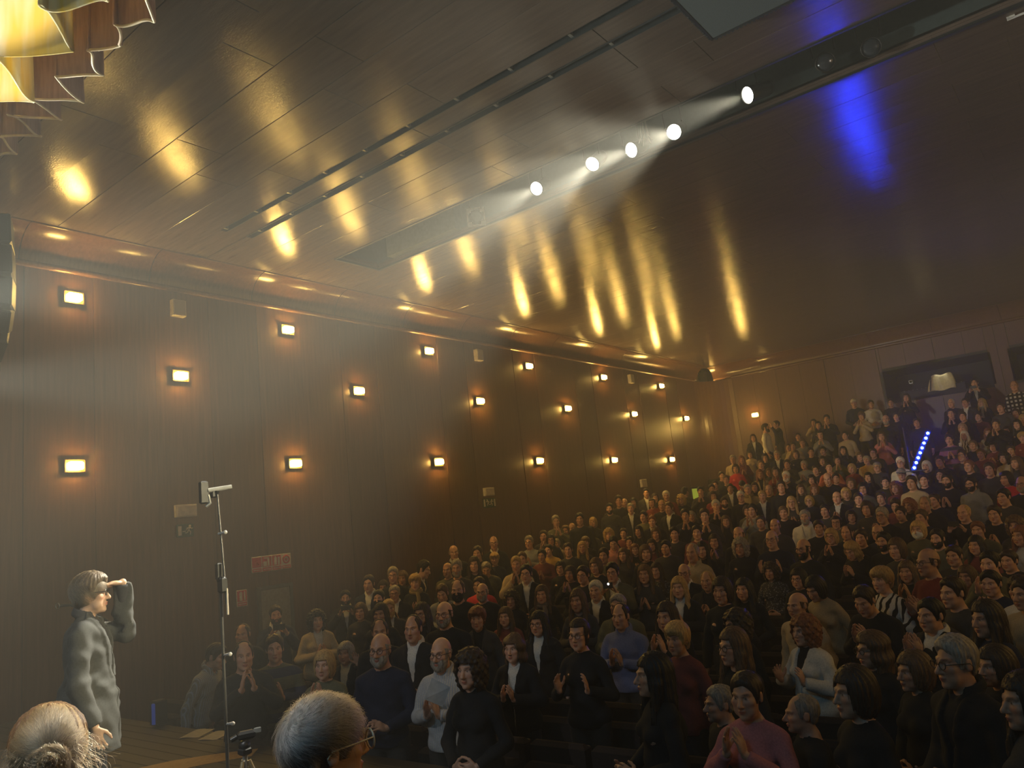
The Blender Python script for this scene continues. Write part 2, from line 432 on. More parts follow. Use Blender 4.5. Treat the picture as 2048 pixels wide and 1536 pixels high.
# ================================================================== DOORS, SIGNS AND BOXES ON THE LEFT WALL
WX = XL + 0.03
d1 = struct(thing('door_1', 'narrow grey service door in the left wall below the fire signs', 'door', (WX, 7.18, ROWZ[2])))
del d1['category']
dz = -0.637 - ROWZ[2]
fm = MB(); fm.box((0.0, -0.285, dz / 2), (0.05, 0.05, dz)).box((0.0, 0.285, dz / 2), (0.05, 0.05, dz)).box((0.0, 0, dz + 0.02), (0.05, 0.62, 0.05))
fm.build('door_frame', plain('door_frame_paint', (0.10, 0.095, 0.08), 0.6), d1)
MB().box((0.0, 0, dz / 2 - 0.005), (0.03, 0.51, dz - 0.01), 0.005).build('door_leaf', plain('door_paint', (0.22, 0.20, 0.155), 0.5), d1)
MB().tube([(0.02, -0.2, 1.0), (0.06, -0.2, 1.0), (0.06, -0.09, 1.0)], 0.011).build('door_handle', M_BLACKMETAL, d1)

def wall_plate(name, label, cat, y, z, w, h, mat, depth=0.035):
    t = thing(name, label, cat, (WX, y, z))
    MB().box((depth / 2, 0, 0), (depth, w, h), 0.006).build('plate', mat, t)
    return t
# four-part fire sign: cream board with red pictograms and red captions
t = wall_plate('fire_sign', 'wide red and cream sign with four fire-safety pictograms above the door', 'sign', 7.14, -0.258, 0.70, 0.235, M_CREAM, 0.012)
for k in range(4):
    yc = -0.2625 + 0.175 * k
    if k in (0, 1, 2):
        MB().box((0.0135, yc, 0.03), (0.004, 0.158, 0.15)).build('pictogram_field', M_RED, t)
    MB().box((0.0135, yc, -0.083), (0.004, 0.158, 0.05)).build('caption_bar', M_RED, t)
    cl = MB()
    for q in range(5): cl.box((0.0165, yc - 0.052 + 0.026 * q, -0.083), (0.003, 0.016 if q % 2 else 0.02, 0.014))
    cl.build('caption_lettering', M_CREAM, t)
pk = MB().tube([(0.017, -0.29, 0.0), (0.017, -0.26, 0.05), (0.017, -0.235, 0.0), (0.017, -0.29, 0.03), (0.017, -0.22, 0.07)], 0.006, 5)
pk.build('alarm_pictogram', plain('sign_pink', (0.62, 0.12, 0.12), 0.5), t)
MB().box((0.017, -0.12, 0.0), (0.004, 0.06, 0.07)).box((0.017, -0.06, 0.03), (0.004, 0.03, 0.13)).box((0.017, -0.09, 0.085), (0.004, 0.09, 0.018)).build('hydrant_pictogram', M_CREAM, t)
MB().box((0.017, 0.065, 0.02), (0.004, 0.045, 0.11)).box((0.017, 0.125, 0.02), (0.004, 0.03, 0.12)).box((0.017, 0.065, 0.085), (0.004, 0.022, 0.02)).build('extinguisher_pictogram', M_CREAM, t)
MB().torus(0.055, 0.014, (0.014, 0.2625, 0.03), Matrix.Rotation(PI / 2, 3, 'Y'), 18, 5).lathe([(0.0, 0.004), (0.024, 0.003), (0.026, -0.002)], (0.014, 0.2625, 0.03), 'x', 12).build('hose_reel_pictogram', M_RED, t)
t = wall_plate('extinguisher_sign', 'small upright red fire-extinguisher sign on the wall before the door', 'sign', 6.605, -0.712, 0.175, 0.24, M_CREAM, 0.012)
MB().box((0.0135, 0, 0.03), (0.004, 0.155, 0.155)).box((0.0135, 0, -0.083), (0.004, 0.155, 0.05)).build('red_field', M_RED, t)
MB().box((0.017, -0.02, 0.022), (0.004, 0.045, 0.115)).box((0.017, -0.02, 0.088), (0.004, 0.022, 0.016)).box((0.017, 0.042, 0.03), (0.004, 0.02, 0.13)).build('extinguisher_pictogram', M_CREAM, t)
cl = MB()
for q in range(5): cl.box((0.0165, -0.052 + 0.026 * q, -0.083), (0.003, 0.018, 0.012))
cl.build('caption_lettering', M_CREAM, t)
def running_man(p, y, s, parent, flip=1):
    f = MB(); x = 0.0175
    f.lathe([(0.0, 0.003), (0.11 * s, 0.002), (0.12 * s, -0.002)], (x, y + flip * 0.10 * s, p + 0.40 * s), 'x', 10)
    for a, b in (((0.05, 0.27), (-0.06, 0.0)), ((-0.06, 0.0), (0.14, -0.14)), ((0.14, -0.14), (0.08, -0.40)), ((-0.06, 0.0), (-0.16, -0.2)), ((-0.16, -0.2), (-0.40, -0.24)),
                 ((0.05, 0.26), (0.26, 0.14)), ((0.26, 0.14), (0.36, 0.22)), ((0.03, 0.26), (-0.2, 0.2)), ((-0.2, 0.2), (-0.26, 0.02))):
        f.tube([(x, y + flip * a[0] * s, p + a[1] * s), (x, y + flip * b[0] * s, p + b[1] * s)], 0.055 * s, 5)
    return f.build('running_figure', M_CREAM, parent)
t = wall_plate('exit_sign', 'green emergency exit sign with running figure and door, nearest the stage', 'sign', 5.76, 0.34, 0.25, 0.18, M_GREEN, 0.014)
MB().box((0.0165, -0.082, 0.0), (0.004, 0.05, 0.13)).box((0.0165, -0.02, -0.01), (0.004, 0.05, 0.012)).build('door_pictogram', M_CREAM, t)
running_man(0.0, 0.055, 0.15, t)
t = wall_plate('exit_sign', 'green two-way emergency exit sign halfway along the left wall', 'sign', 12.48, 0.40, 0.40, 0.20, M_GREEN, 0.014)
MB().box((0.0165, -0.165, 0.0), (0.004, 0.045, 0.15)).box((0.0165, 0.165, 0.0), (0.004, 0.045, 0.15)).build('door_pictogram', M_CREAM, t)
running_man(0.0, -0.06, 0.15, t, -1); running_man(0.0, 0.06, 0.15, t)
for y, z, w, h, lab in ((5.765, 0.615, 0.31, 0.175, 'wide cream emergency light box above the exit sign nearest the stage'),
                        (12.47, 0.63, 0.30, 0.17, 'cream emergency light box above the two-way exit sign'),
                        (19.2, 0.61, 0.30, 0.22, 'small cream box low on the far end of the left wall, above the crowd')):
    t = wall_plate('emergency_light', lab, 'light', y, z, w, h, M_PALE, 0.06)
    MB().box((0.063, 0, 0.0), (0.01, w - 0.03, h - 0.03), 0.003).build('cover', plain('frosted_cover', (0.66, 0.56, 0.42), 0.4), t)
for y, lab in ((5.735, 'pale square speaker box high on the left wall nearest the stage'), (12.56, 'pale square speaker box high in the middle of the left wall'), (19.26, 'pale square speaker box high at the far end of the left wall')):
    t = wall_plate('wall_speaker', lab, 'speaker', y, 3.59, 0.20, 0.25, M_PALE, 0.10)
    MB().box((0.103, 0, 0.0), (0.008, 0.17, 0.22), 0.003).build('grille', plain('pale_grille', (0.45, 0.40, 0.33), 0.7, scale=300), t)
# lit passage mouth at the far end of the wall
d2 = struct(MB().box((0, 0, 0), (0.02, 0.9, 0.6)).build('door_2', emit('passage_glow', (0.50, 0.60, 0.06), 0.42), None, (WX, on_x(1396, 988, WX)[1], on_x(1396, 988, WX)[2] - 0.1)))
MB().box((0.0, -0.47, 0), (0.05, 0.05, 0.6)).box((0.0, 0.47, 0), (0.05, 0.05, 0.6)).box((0.0, 0.0, 0.3), (0.05, 0.99, 0.05)).build('door_frame', M_DARK, d2)

# ================================================================== WALL LAMPS
M_LAMPBOX = plain('brass_housing', (0.07, 0.045, 0.018), 0.4, 0.3)
M_DIFF = emit('lamp_diffuser', (1.0, 0.60, 0.13), SCONCE)
M_DIFF.node_tree.nodes['Principled BSDF'].inputs['Base Color'].default_value = (0.9, 0.8, 0.6, 1)
_h = MB()
_h.box((0.006, 0, 0), (0.012, 0.25, 0.165)).box((0.02, 0, 0.078), (0.04, 0.25, 0.010)).box((0.02, 0, -0.078), (0.04, 0.25, 0.010)).box((0.02, 0.120, 0), (0.04, 0.010, 0.165)).box((0.02, -0.120, 0), (0.04, 0.010, 0.165))
LAMP_HOUSING = _h.mesh('housing', M_LAMPBOX)
LAMP_DIFF = MB().box((0.052, 0, 0), (0.075, 0.165, 0.10), 0.012).mesh('diffuser', M_DIFF)
LAMP_ROD = MB().tube([(0.02, -0.06, 0), (0.02, 0.06, 0)], 0.012, 6).mesh('lamp_holder', M_METAL)
def wall_lamp(label, loc, rz=0.0):
    t = thing('wall_lamp', label, 'lamp', loc, rz, 'lamps along the hall walls')
    put('housing', LAMP_HOUSING, t); put('diffuser', LAMP_DIFF, t); put('lamp_holder', LAMP_ROD, t)
for k in range(7): wall_lamp('small box wall lamp, %s from the stage in the upper row on the left wall' % ORD[k + 1], (WX, (0.409 + 0.3207 * k) * W_, 0.3355 * W_))
for k in range(6): wall_lamp('small box wall lamp, %s from the stage in the middle row on the left wall' % ORD[k + 1], (WX, (0.548 + 0.32 * k) * W_, 0.245 * W_))
for k in range(6): wall_lamp('small box wall lamp, %s from the stage in the lower row on the left wall' % ORD[k + 1], (WX, (0.409 + 0.3207 * k) * W_, 0.121 * W_))
wall_lamp('single box wall lamp on the back wall close to the rounded corner', (on_y(1511, 830, YB)[0], YB - 0.0, on_y(1511, 830, YB)[2]), -PI / 2)
for k in range(7): wall_lamp('small box wall lamp, %s from the stage in the upper row on the right wall' % ORD[k + 1], (XR - 0.0, (0.409 + 0.3207 * k) * W_, 0.3355 * W_), PI)
for k in range(6): wall_lamp('small box wall lamp, %s from the stage in the lower row on the right wall' % ORD[k + 1], (XR - 0.0, (0.409 + 0.3207 * k) * W_, 0.121 * W_), PI)

# ================================================================== SPOTLIGHTS IN THE CEILING RECESS
pipe = thing('lighting_bar', 'long black pipe inside the ceiling recess carrying the spotlights', 'pipe', (0, 8.17, HC_ + 0.42))
MB().tube([(RX0 + 0.3, 0, 0), (XR - 0.2, 0, 0)], 0.025, 10).build('pipe', M_BLACKMETAL, pipe)
hg = MB().tube([(0, 0, 0), (0, 0, 0.5)], 0.012, 6).mesh('hanger', M_BLACKMETAL)
for k in range(8): put('hanger', hg, pipe, (RX0 + 0.9 + 1.9 * k, 0, 0))
M_LENS = {}
def lantern(px, py, label, watts, target, strength, framed=False, lit=True):
    p = on_z(px, py, HC_ + 0.10)
    t = thing('spotlight', label, 'spotlight', p, 0, 'spotlights in the ceiling recess')
    d = (Vector(target) - Vector(p)).normalized() if lit else Vector((-p[0] * 0.9, -p[1], -p[2] * 0.7)).normalized()
    q = d.to_track_quat('-Z', 'Y').to_matrix()
    MB().lathe([(0.0, 0.34), (0.07, 0.34), (0.085, 0.30), (0.085, 0.10), (0.10, 0.02), (0.102, -0.015), (0.094, -0.015), (0.092, 0.0)], (0, 0, 0), 'z', 20, q).build('barrel', M_BLACKMETAL, t)
    if lit:
        lm = emit('spot_lens', (1.0, 0.96, 0.78), strength)
        nt = lm.node_tree; b = nt.nodes['Principled BSDF']
        v = nt.nodes.new('ShaderNodeTexVoronoi'); v.feature = 'DISTANCE_TO_EDGE'; v.inputs['Scale'].default_value = 9
        tc = nt.nodes.new('ShaderNodeTexCoord'); link(nt, tc.outputs['Object'], v.inputs['Vector'])
        mr = nt.nodes.new('ShaderNodeMapRange'); mr.inputs['From Max'].default_value = 0.06; mr.inputs['To Min'].default_value = strength * 0.45; mr.inputs['To Max'].default_value = strength
        link(nt, v.outputs['Distance'], mr.inputs['Value']); link(nt, mr.outputs[0], b.inputs['Emission Strength'])
    else:
        lm = plain('dark_lens', (0.03, 0.035, 0.045), 0.08, spec=0.8)
    MB().lathe([(0.0, -0.012), (0.05, -0.008), (0.092, 0.004), (0.093, 0.01)], (0, 0, 0), 'z', 20, q).build('lens', lm, t)
    yk = [(-0.115, 0, 0.10), (-0.115, 0, 0.30), (0.0, 0, 0.36), (0.115, 0, 0.30), (0.115, 0, 0.10)]
    MB().tube(yk, 0.010, 6).build('yoke', M_BLACKMETAL, t)
    if framed:
        f = MB(); S = 0.125
        for a, b_ in (((-S, 0), (0.02, 2 * S)), ((S, 0), (0.02, 2 * S)), ((0, -S), (2 * S + .02, 0.02)), ((0, S), (2 * S + .02, 0.02))):
            f.box(tuple(q @ Vector((a[0], a[1], -0.02))), (b_[0], b_[1], 0.01), 0, q)
        for a in ((-1, -1), (1, -1), (-1, 1), (1, 1)): f.box(tuple(q @ Vector((a[0] * .095, a[1] * .095, -0.02))), (0.06, 0.06, 0.01), 0, q)
        f.build('gel_frame', plain('pale_frame', (0.55, 0.55, 0.52), 0.5), t)
    if lit:
        spot('spot_beam', Vector(p) + d * 0.05, target, watts, 24, (1.0, 0.93, 0.74), 0.5, 0.05)
lantern(1073, 377, 'round lit spotlight deepest in the recess, farthest from the brightest one', SPOT_W[0], (-5.2, 1.5, 0.5), 7, False)
lantern(1185, 328, 'round lit spotlight, second one lit counting from the left wall', SPOT_W[1], (-4.8, 2.0, -0.4), 12)
lantern(1263, 300, 'glaring spotlight third lit from the left wall, beside dangling cable ends', SPOT_W[2], (-6.2, 1.2, 0.9), 26)
lantern(1348, 264, 'round lit spotlight between the two most glaring ones', SPOT_W[3], (-3.4, 0.8, 0.5), 9)
lantern(1496, 190, 'most glaring spotlight with a wide halo, nearest the dark spotlights', SPOT_W[4], (-6.8, 2.0, 1.5), 34)
lantern(952, 434, 'unlit spotlight with a pale square gel frame near the recess end', 0, None, 0, True, False)
lantern(1650, 124, 'small unlit black spotlight beside the most glaring one', 0, None, 0, False, False)
lantern(1742, 95, 'unlit spotlight with a pale broken ring around its dark lens', 0, None, 0, False, False)
lantern(2040, 2, 'unlit spotlight at the top corner of the recess in view', 0, None, 0, True, False)
cbm = MB()
p0 = on_z(1292, 285, HC_ + 0.10)
for k in range(5):
    a = k * 1.25
    cbm.tube([(0.03 * math.cos(a), 0.03 * math.sin(a), 0.30), (0.05 * math.cos(a), 0.05 * math.sin(a), 0.08), (0.09 * math.cos(a), 0.09 * math.sin(a), 0.0)], 0.007, 5)
tag(cbm.build('cable_ends', M_METAL, None, p0), 'loose pale cable ends dangling beside the third lit spotlight', 'cable')

# ================================================================== PEOPLE: one signed-distance field per pose, meshed by surface nets
class Field:
    def __init__(s, xs, ys, zs):
        s.xs, s.ys, s.zs = (np.asarray(a, np.float32) for a in (xs, ys, zs))
        s.D = np.full((len(xs), len(ys), len(zs)), 0.25, np.float32)
    def sl(s, lo, hi, pad):
        r = []
        for a, l, h in zip((s.xs, s.ys, s.zs), lo, hi):
            i = max(0, np.searchsorted(a, l - pad) - 1); j = min(len(a), np.searchsorted(a, h + pad) + 1)
            r.append(slice(i, max(j, i + 1)))
        return tuple(r)
    def grid(s, q): return s.xs[q[0]][:, None, None], s.ys[q[1]][None, :, None], s.zs[q[2]][None, None, :]
    def full(s): return s.grid((slice(None),) * 3)
    def comb(s, q, d, k, op):
        A = s.D[q]
        if op == 'add':
            if k > 0:
                h = np.clip(0.5 + 0.5 * (A - d) / k, 0, 1); s.D[q] = A + (d - A) * h - k * h * (1 - h)
            else: s.D[q] = np.minimum(A, d)
        elif op == 'sub':
            h = np.clip(0.5 - 0.5 * (A + d) / max(k, 1e-4), 0, 1); s.D[q] = A + (-d - A) * h + k * h * (1 - h)
    def ell(s, c, r, k=0.02, op='add', R=None):
        c = np.asarray(c, float); r = np.asarray(r, float); m = r if R is None else np.full(3, r.max())
        q = s.sl(c - m, c + m, k + 0.03); X, Y, Z = s.grid(q); X, Y, Z = X - c[0], Y - c[1], Z - c[2]
        if R is not None:
            X, Y, Z = (X * R[0][i] + Y * R[1][i] + Z * R[2][i] for i in range(3))
        k0 = np.sqrt((X / r[0]) ** 2 + (Y / r[1]) ** 2 + (Z / r[2]) ** 2); k1 = np.sqrt((X / r[0] ** 2) ** 2 + (Y / r[1] ** 2) ** 2 + (Z / r[2] ** 2) ** 2)
        s.comb(q, (k0 * (k0 - 1) / np.maximum(k1, 1e-6)).astype(np.float32), k, op)
    def cap(s, a, b, ra, rb, k=0.02, op='add', cut=False, flat=None):
        a = np.asarray(a, float); b = np.asarray(b, float); m = max(ra, rb)
        q = s.sl(np.minimum(a, b) - m, np.maximum(a, b) + m, k + 0.03); X, Y, Z = s.grid(q)
        ab = b - a; L2 = max(float(ab @ ab), 1e-9)
        t = np.clip(((X - a[0]) * ab[0] + (Y - a[1]) * ab[1] + (Z - a[2]) * ab[2]) / L2, 0, 1)
        d = np.sqrt((X - a[0] - t * ab[0]) ** 2 + ((Y - a[1] - t * ab[1]) * (flat or 1)) ** 2 + (Z - a[2] - t * ab[2]) ** 2) - (ra + (rb - ra) * t)
        if cut:
            u = ab / math.sqrt(L2); d = np.maximum(d, (X - b[0]) * u[0] + (Y - b[1]) * u[1] + (Z - b[2]) * u[2])
        s.comb(q, d.astype(np.float32), k, op)
    def verts_faces(s):
        D = s.D; ins = D < 0
        nx, ny, nz = D.shape
        cnt = np.zeros((nx - 1, ny - 1, nz - 1), np.int8)
        for a in (0, 1):
            for b in (0, 1):
                for c in (0, 1): cnt += ins[a:nx - 1 + a, b:ny - 1 + b, c:nz - 1 + c]
        act = np.argwhere((cnt > 0) & (cnt < 8)); idx = np.full(cnt.shape, -1, np.int32); idx[tuple(act.T)] = np.arange(len(act))
        acc = np.zeros((len(act), 3), np.float32); num = np.zeros(len(act), np.float32)
        I, J, K = act.T
        for ax in range(3):
            o = [i for i in range(3) if i != ax]
            for u in (0, 1):
                for w in (0, 1):
                    off = [0, 0, 0]; off[o[0]] = u; off[o[1]] = w; of2 = list(off); of2[ax] = 1
                    d0 = D[I + off[0], J + off[1], K + off[2]]; d1 = D[I + of2[0], J + of2[1], K + of2[2]]
                    mk = (d0 < 0) != (d1 < 0)
                    t = np.where(mk, d0 / np.where(mk, d0 - d1, 1), 0)
                    pt = np.stack([np.full(len(act), float(v)) for v in off], 1); pt[:, ax] += t
                    acc[mk] += pt[mk]; num[mk] += 1
        P = act + acc / num[:, None]
        V = np.stack([np.interp(P[:, i], np.arange(len(a)), a) for i, a in enumerate((s.xs, s.ys, s.zs))], 1)
        Fs = []
        for ax in range(3):
            sh = [slice(1, -1)] * 3; sh[ax] = slice(0, -1); sh2 = list(sh); sh2[ax] = slice(1, None)
            A = ins[tuple(sh)]; B = ins[tuple(sh2)]
            e = np.argwhere(A != B)
            if not len(e): continue
            base = e.copy()
            for i in range(3):
                if i != ax: base[:, i] += 1
            sgn = A[tuple(e.T)]
            o1, o2 = (ax + 1) % 3, (ax + 2) % 3
            def cell(u, w):
                c = base.copy(); c[:, o1] -= u; c[:, o2] -= w; return idx[tuple(c.T)]
            qd = np.stack([cell(1, 1), cell(0, 1), cell(0, 0), cell(1, 0)], 1)
            qd[~sgn] = qd[~sgn][:, ::-1]; Fs.append(qd)
        Fq = np.concatenate(Fs); Fq = Fq[(Fq >= 0).all(1)]
        return V, Fq

def axis(segs):
    """[(start, end, step), ...] -> one increasing coordinate array"""
    out = []
    for a, b, st in segs:
        n = max(1, int(round((b - a) / st))); out += [a + (b - a) * i / n for i in range(n)]
    return np.array(out + [segs[-1][1]])
def unit(v): v = np.asarray(v, float); return v / np.linalg.norm(v)

HC = np.array([0.0, -0.012, 1.60])       # centre of the head in a 1.72 m body
SEX = {'m': dict(sh=0.178, chest=0.168, bust=0, waist=0.148, hip=0.160, neck=0.056, jaw=0.047, arm=1.0),
       'n': dict(sh=0.155, chest=0.146, bust=0, waist=0.130, hip=0.165, neck=0.047, jaw=0.042, arm=0.9),
       'f': dict(sh=0.152, chest=0.146, bust=1, waist=0.126, hip=0.170, neck=0.046, jaw=0.041, arm=0.86)}
def J(s, e, w, d, n): return dict(e=np.array([s * e[0], e[1], e[2]]), w=np.array([s * w[0], w[1], w[2]]), d=unit([s * d[0], d[1], d[2]]), n=unit([s * n[0], n[1], n[2]]))
def both(e, w, d, n, curl=12): return {s: dict(J(s, e, w, d, n), curl=curl) for s in (1, -1)}
POSES = {
    'c': both((0.245, -0.03, 1.13), (0.050, -0.225, 1.185), (-0.14, -0.40, 0.9), (-1, 0, -0.1), 9),
    'C': both((0.240, -0.12, 1.17), (0.050, -0.250, 1.350), (-0.14, -0.22, 0.95), (-1, 0, 0), 8),
    'a': {1: dict(J(1, (0.24, 0.0, 1.11), (0.085, -0.215, 1.055), (-0.45, -0.55, 0.35), (-0.75, 0.1, -0.6)), curl=22),
          -1: dict(J(-1, (0.24, 0.0, 1.11), (0.085, -0.215, 1.035), (-0.50, -0.55, 0.20), (-0.7, -0.1, 0.7)), curl=22)},
    'o': both((0.255, -0.03, 1.13), (0.125, -0.235, 1.205), (0.05, -0.30, 0.95), (-0.9, -0.35, 0.1), 18),
    'p': both((0.235, -0.13, 1.19), (0.105, -0.30, 1.37), (-0.42, -0.10, 0.85), (-0.75, -0.45, -0.35), 42),
    'r': both((0.235, 0.03, 1.10), (0.250, -0.04, 0.845), (0.02, -0.12, -1), (-1, 0, 0), 26),
    'h': {1: dict(J(1, (0.245, 0.0, 1.10), (0.095, -0.185, 1.00), (-0.92, -0.28, -0.12), (0.1, 0.95, 0.2)), curl=26),
          -1: dict(J(-1, (0.245, 0.0, 1.10), (0.095, -0.165, 0.985), (-0.92, -0.28, 0.0), (0.1, 0.95, 0.2)), curl=26)},
    'v': {1: dict(J(1, (0.285, -0.16, 1.28), (0.225, -0.26, 1.50), (-0.12, -0.12, 0.98), (0.0, -1, 0)), curl=10),
          -1: dict(J(-1, (0.235, 0.03, 1.10), (0.250, -0.04, 0.845), (0.02, -0.12, -1), (-1, 0, 0)), curl=26)},
}
GRIDS = {'near': (axis([(-.42, -.15, .013), (-.15, .15, .0058), (.15, .42, .013)]), axis([(-.50, -.06, .0068), (-.06, .22, .010)]),
                  axis([(-.01, .90, .024), (.90, 1.02, .011), (1.02, 1.76, .0062)])),
         'wide': (axis([(-.42, -.30, .013), (-.30, -.19, .0066), (-.19, -.10, .012), (-.10, .10, .0058), (.10, .19, .012), (.19, .30, .0066), (.30, .42, .013)]),
                  axis([(-.50, -.06, .0075), (-.06, .22, .010)]), axis([(-.01, .62, .028), (.62, .88, .0085), (.88, 1.44, .010), (1.44, 1.76, .0062)]))}

def hand(F, s, j, rs=1.0):
    w, d, n = j['w'], j['d'], j['n']; n = unit(n - d * (n @ d))
    t = np.cross(n, d) * (1 if s > 0 else -1)       # thumb side
    R = np.array([d, t, n]).T
    F.ell(w + d * 0.048, (0.052 * rs, 0.041 * rs, 0.0165), 0.010, R=R)
    cu = math.radians(j['curl'])
    for i, (o, L, r) in enumerate(((0.030, 0.070, .0088), (0.010, 0.079, .0090), (-0.011, 0.073, .0086), (-0.030, 0.056, .0076))):
        p = w + d * (0.086 - 0.006 * abs(i - 1.2)) * rs + t * o * rs; dd = unit(d + t * (0.17 - 0.115 * i))
        for q, f in enumerate((0.46, 0.31, 0.23)):
            a = cu * (q + 0.5); v = dd * math.cos(a) + n * math.sin(a)
            p2 = p + v * L * f * rs; F.cap(p, p2, r * (1 - .06 * q), r * (.95 - .09 * q), 0.0035); p = p2
    p = w + d * 0.022 + t * 0.026
    for q, (L, r) in enumerate(((0.042, .0125), (0.032, .0098), (0.024, .0085))):
        v = unit(d * (0.62 + .2 * q) + t * (0.70 - .25 * q) + n * 0.30); p2 = p + v * L * rs; F.cap(p, p2, r, r * .9, 0.008); p = p2

def head(F, sx, seed, hc=HC):
    g = random.Random(seed); jit = lambda v, a=.06: v * (1 + g.uniform(-a, a))
    P = lambda x, y, z: (hc[0] + x, hc[1] + y, hc[2] + z)
    E = lambda c, r, k=.015, op='add': F.ell(P(*c), r, k, op)
    E((0, .018, .030), (.0745, .096, .092)); E((0, -.026, -.030), (.0625, .068, .092), .02)
    E((0, -.042, -.084), (jit(sx['jaw']), .046, jit(.040)), .02)
    for s in (1, -1):
        E((s * .037, -.060, -.022), (.030, .026, .026), .014)
        E((s * .040, -.050, -.065), (.022, .028, .030), .016)
        F.ell(P(s * .031, -.097, .004), (.0185, .0150, .0125), .010, 'sub')
        E((s * .031, -.0735, .003), (.0130, .0125, .0105), .003)
        F.cap(P(s * .012, -.090, .021), P(s * .050, -.068, .024), .0085, .0065, .010)
        E((s * .0765, .012, -.006), (.0095, .020, .0315), .006); F.ell(P(s * .0875, .008, -.004), (.006, .010, .018), .004, 'sub')
    F.cap(P(0, -.086, .010), P(0, -.1145, -.034), .0085, jit(.0125, .1), .010)
    for s in (1, -1): E((s * .011, -.101, -.039), (.0085, .010, .0075), .006)
    E((0, -.0925, -.0625), (.0215, .0125, .0062), .004); F.ell(P(0, -.1055, -.0685), (.021, .010, .0016), .002, 'sub')
    E((0, -.0905, -.0745), (.0180, .0125, .0068), .004); E((0, -.076, -.104), (jit(.022), .020, .018), .014)
    F.cap(P(0, .016, -.075), P(0, .040, -.20), sx['neck'] * .98, sx['neck'] * 1.08, .022)

def torso(F, sx, inf=0.0, k=.05):
    F.ell((0, .012, 1.275), (sx['chest'] + inf, .118 + inf, .175 + inf * .5), k)
    F.cap((-sx['sh'] * .80, .014, 1.362), (sx['sh'] * .80, .014, 1.362), .050 + inf * .8, .050 + inf * .8, .04)
    for s in (1, -1): F.cap((s * .03, .022, 1.435), (s * sx['sh'] * .82, .016, 1.375), .040 + inf * .5, .044 + inf * .6, .03)
    F.cap((0, .02, 1.36), (0, .03, 1.455), .075 + inf * .3, .050 + inf * .2, .03)
    F.ell((0, .004, 1.085), (sx['waist'] + inf * 1.5, .114 + inf * 1.3, .17), k)
    F.ell((0, .012, .945), (sx['hip'] + inf + .010 * (inf > 0), .122 + inf + .010 * (inf > 0), .125 + inf), k)
    if sx['bust']:
        for s in (1, -1): F.ell((s * .068, -.080, 1.262), (.062 + inf * .5, .052 + inf * .5, .062), .03)
def shoulder(s, sx): return np.array([s * sx['sh'], .014, 1.352])
def arm(F, s, sx, j, inf=0.0, cut=False, scale=1.0, k=.022):
    S = shoulder(s, sx); a = sx['arm'] * scale
    F.cap(S, j['e'], .047 * a + inf * .75, .039 * a + inf * .85, k); end = j['w']
    if cut: end = j['e'] + (j['w'] - j['e']) * 0.965
    F.cap(j['e'], end, .040 * a + inf, (.0275 if inf == 0 else .031) * a + inf * .75, .016, cut=cut)
LEGS = {s: (np.array([s * .088, .012, .93]), np.array([s * .098, -.004, .50]), np.array([s * .105, .022, .085])) for s in (1, -1)}
def legs(F, L, inf=0.0, foot=True):
    for s in (1, -1):
        h, kn, an = L[s]
        F.cap(h, kn, .083 + inf, .057 + inf, .03); F.cap(kn, an, .056 + inf, .040 + inf, .02)
        if foot:
            fw = unit([an[0] * .25, -1, 0]); F.cap(an + np.array([0, .03, -.045]), an + fw * .15 + np.array([0, 0, -.052]), .040, .033, .02)

def face_tint(V, hc=HC):
    P = V - hc; x, y, z = np.abs(P[:, 0]), P[:, 1], P[:, 2]
    t = np.ones((len(V), 4), np.float32)
    def mul(m, c):
        m = np.clip(m, 0, 1)[:, None]; t[:, :3] *= 1 - m + m * np.asarray(c, np.float32)
    front = y < -.055
    mul(front * np.exp(-((x / .021) ** 2 + ((z + .0685) / .011) ** 2) ** 2), (.80, .42, .42))
    mul(front * np.exp(-(((x - .040) / .02) ** 2 + ((z + .03) / .02) ** 2)), (1.05, .86, .84))
    mul(front * np.exp(-(((x - .032) / .019) ** 2 + ((z - .025 - (x - .03) * .08) / .0058) ** 2) ** 2), (.26, .2, .17))
    e = ((x - .031) / .0135) ** 2 + ((z - .003) / .0062) ** 2
    mul(front * (e < 1.0) * (y < -.06), (1.25, 1.5, 1.8)); mul(front * (((x - .031) ** 2 + (z - .003) ** 2) < .0056 ** 2), (.09, .07, .06))
    mul(front * np.exp(-(((x - .031) / .019) ** 2 + ((z - .0105) / .003) ** 2) ** 2), (.35, .28, .25))
    return t
def make_body(pose, sex, seed, L=LEGS, grid=None, extra=None):
    sx = SEX[sex]; g = GRIDS[grid or ('wide' if pose in 'rv' else 'near')]; F = Field(*g)
    torso(F, sx); legs(F, L)
    for s in (1, -1):
        j = POSES[pose][s] if extra is None else extra[s]
        arm(F, s, sx, j)
    head(F, sx, seed)
    for s in (1, -1): hand(F, s, POSES[pose][s] if extra is None else extra[s], 1.0 if sex == 'm' else 0.92)
    V, Q = F.verts_faces(); t = face_tint(V)
    shoe = V[:, 2] < .10; t[shoe, :3] = (.05, .05, .05)
    return mesh_np('body', V, Q, M_SKIN, True, t)

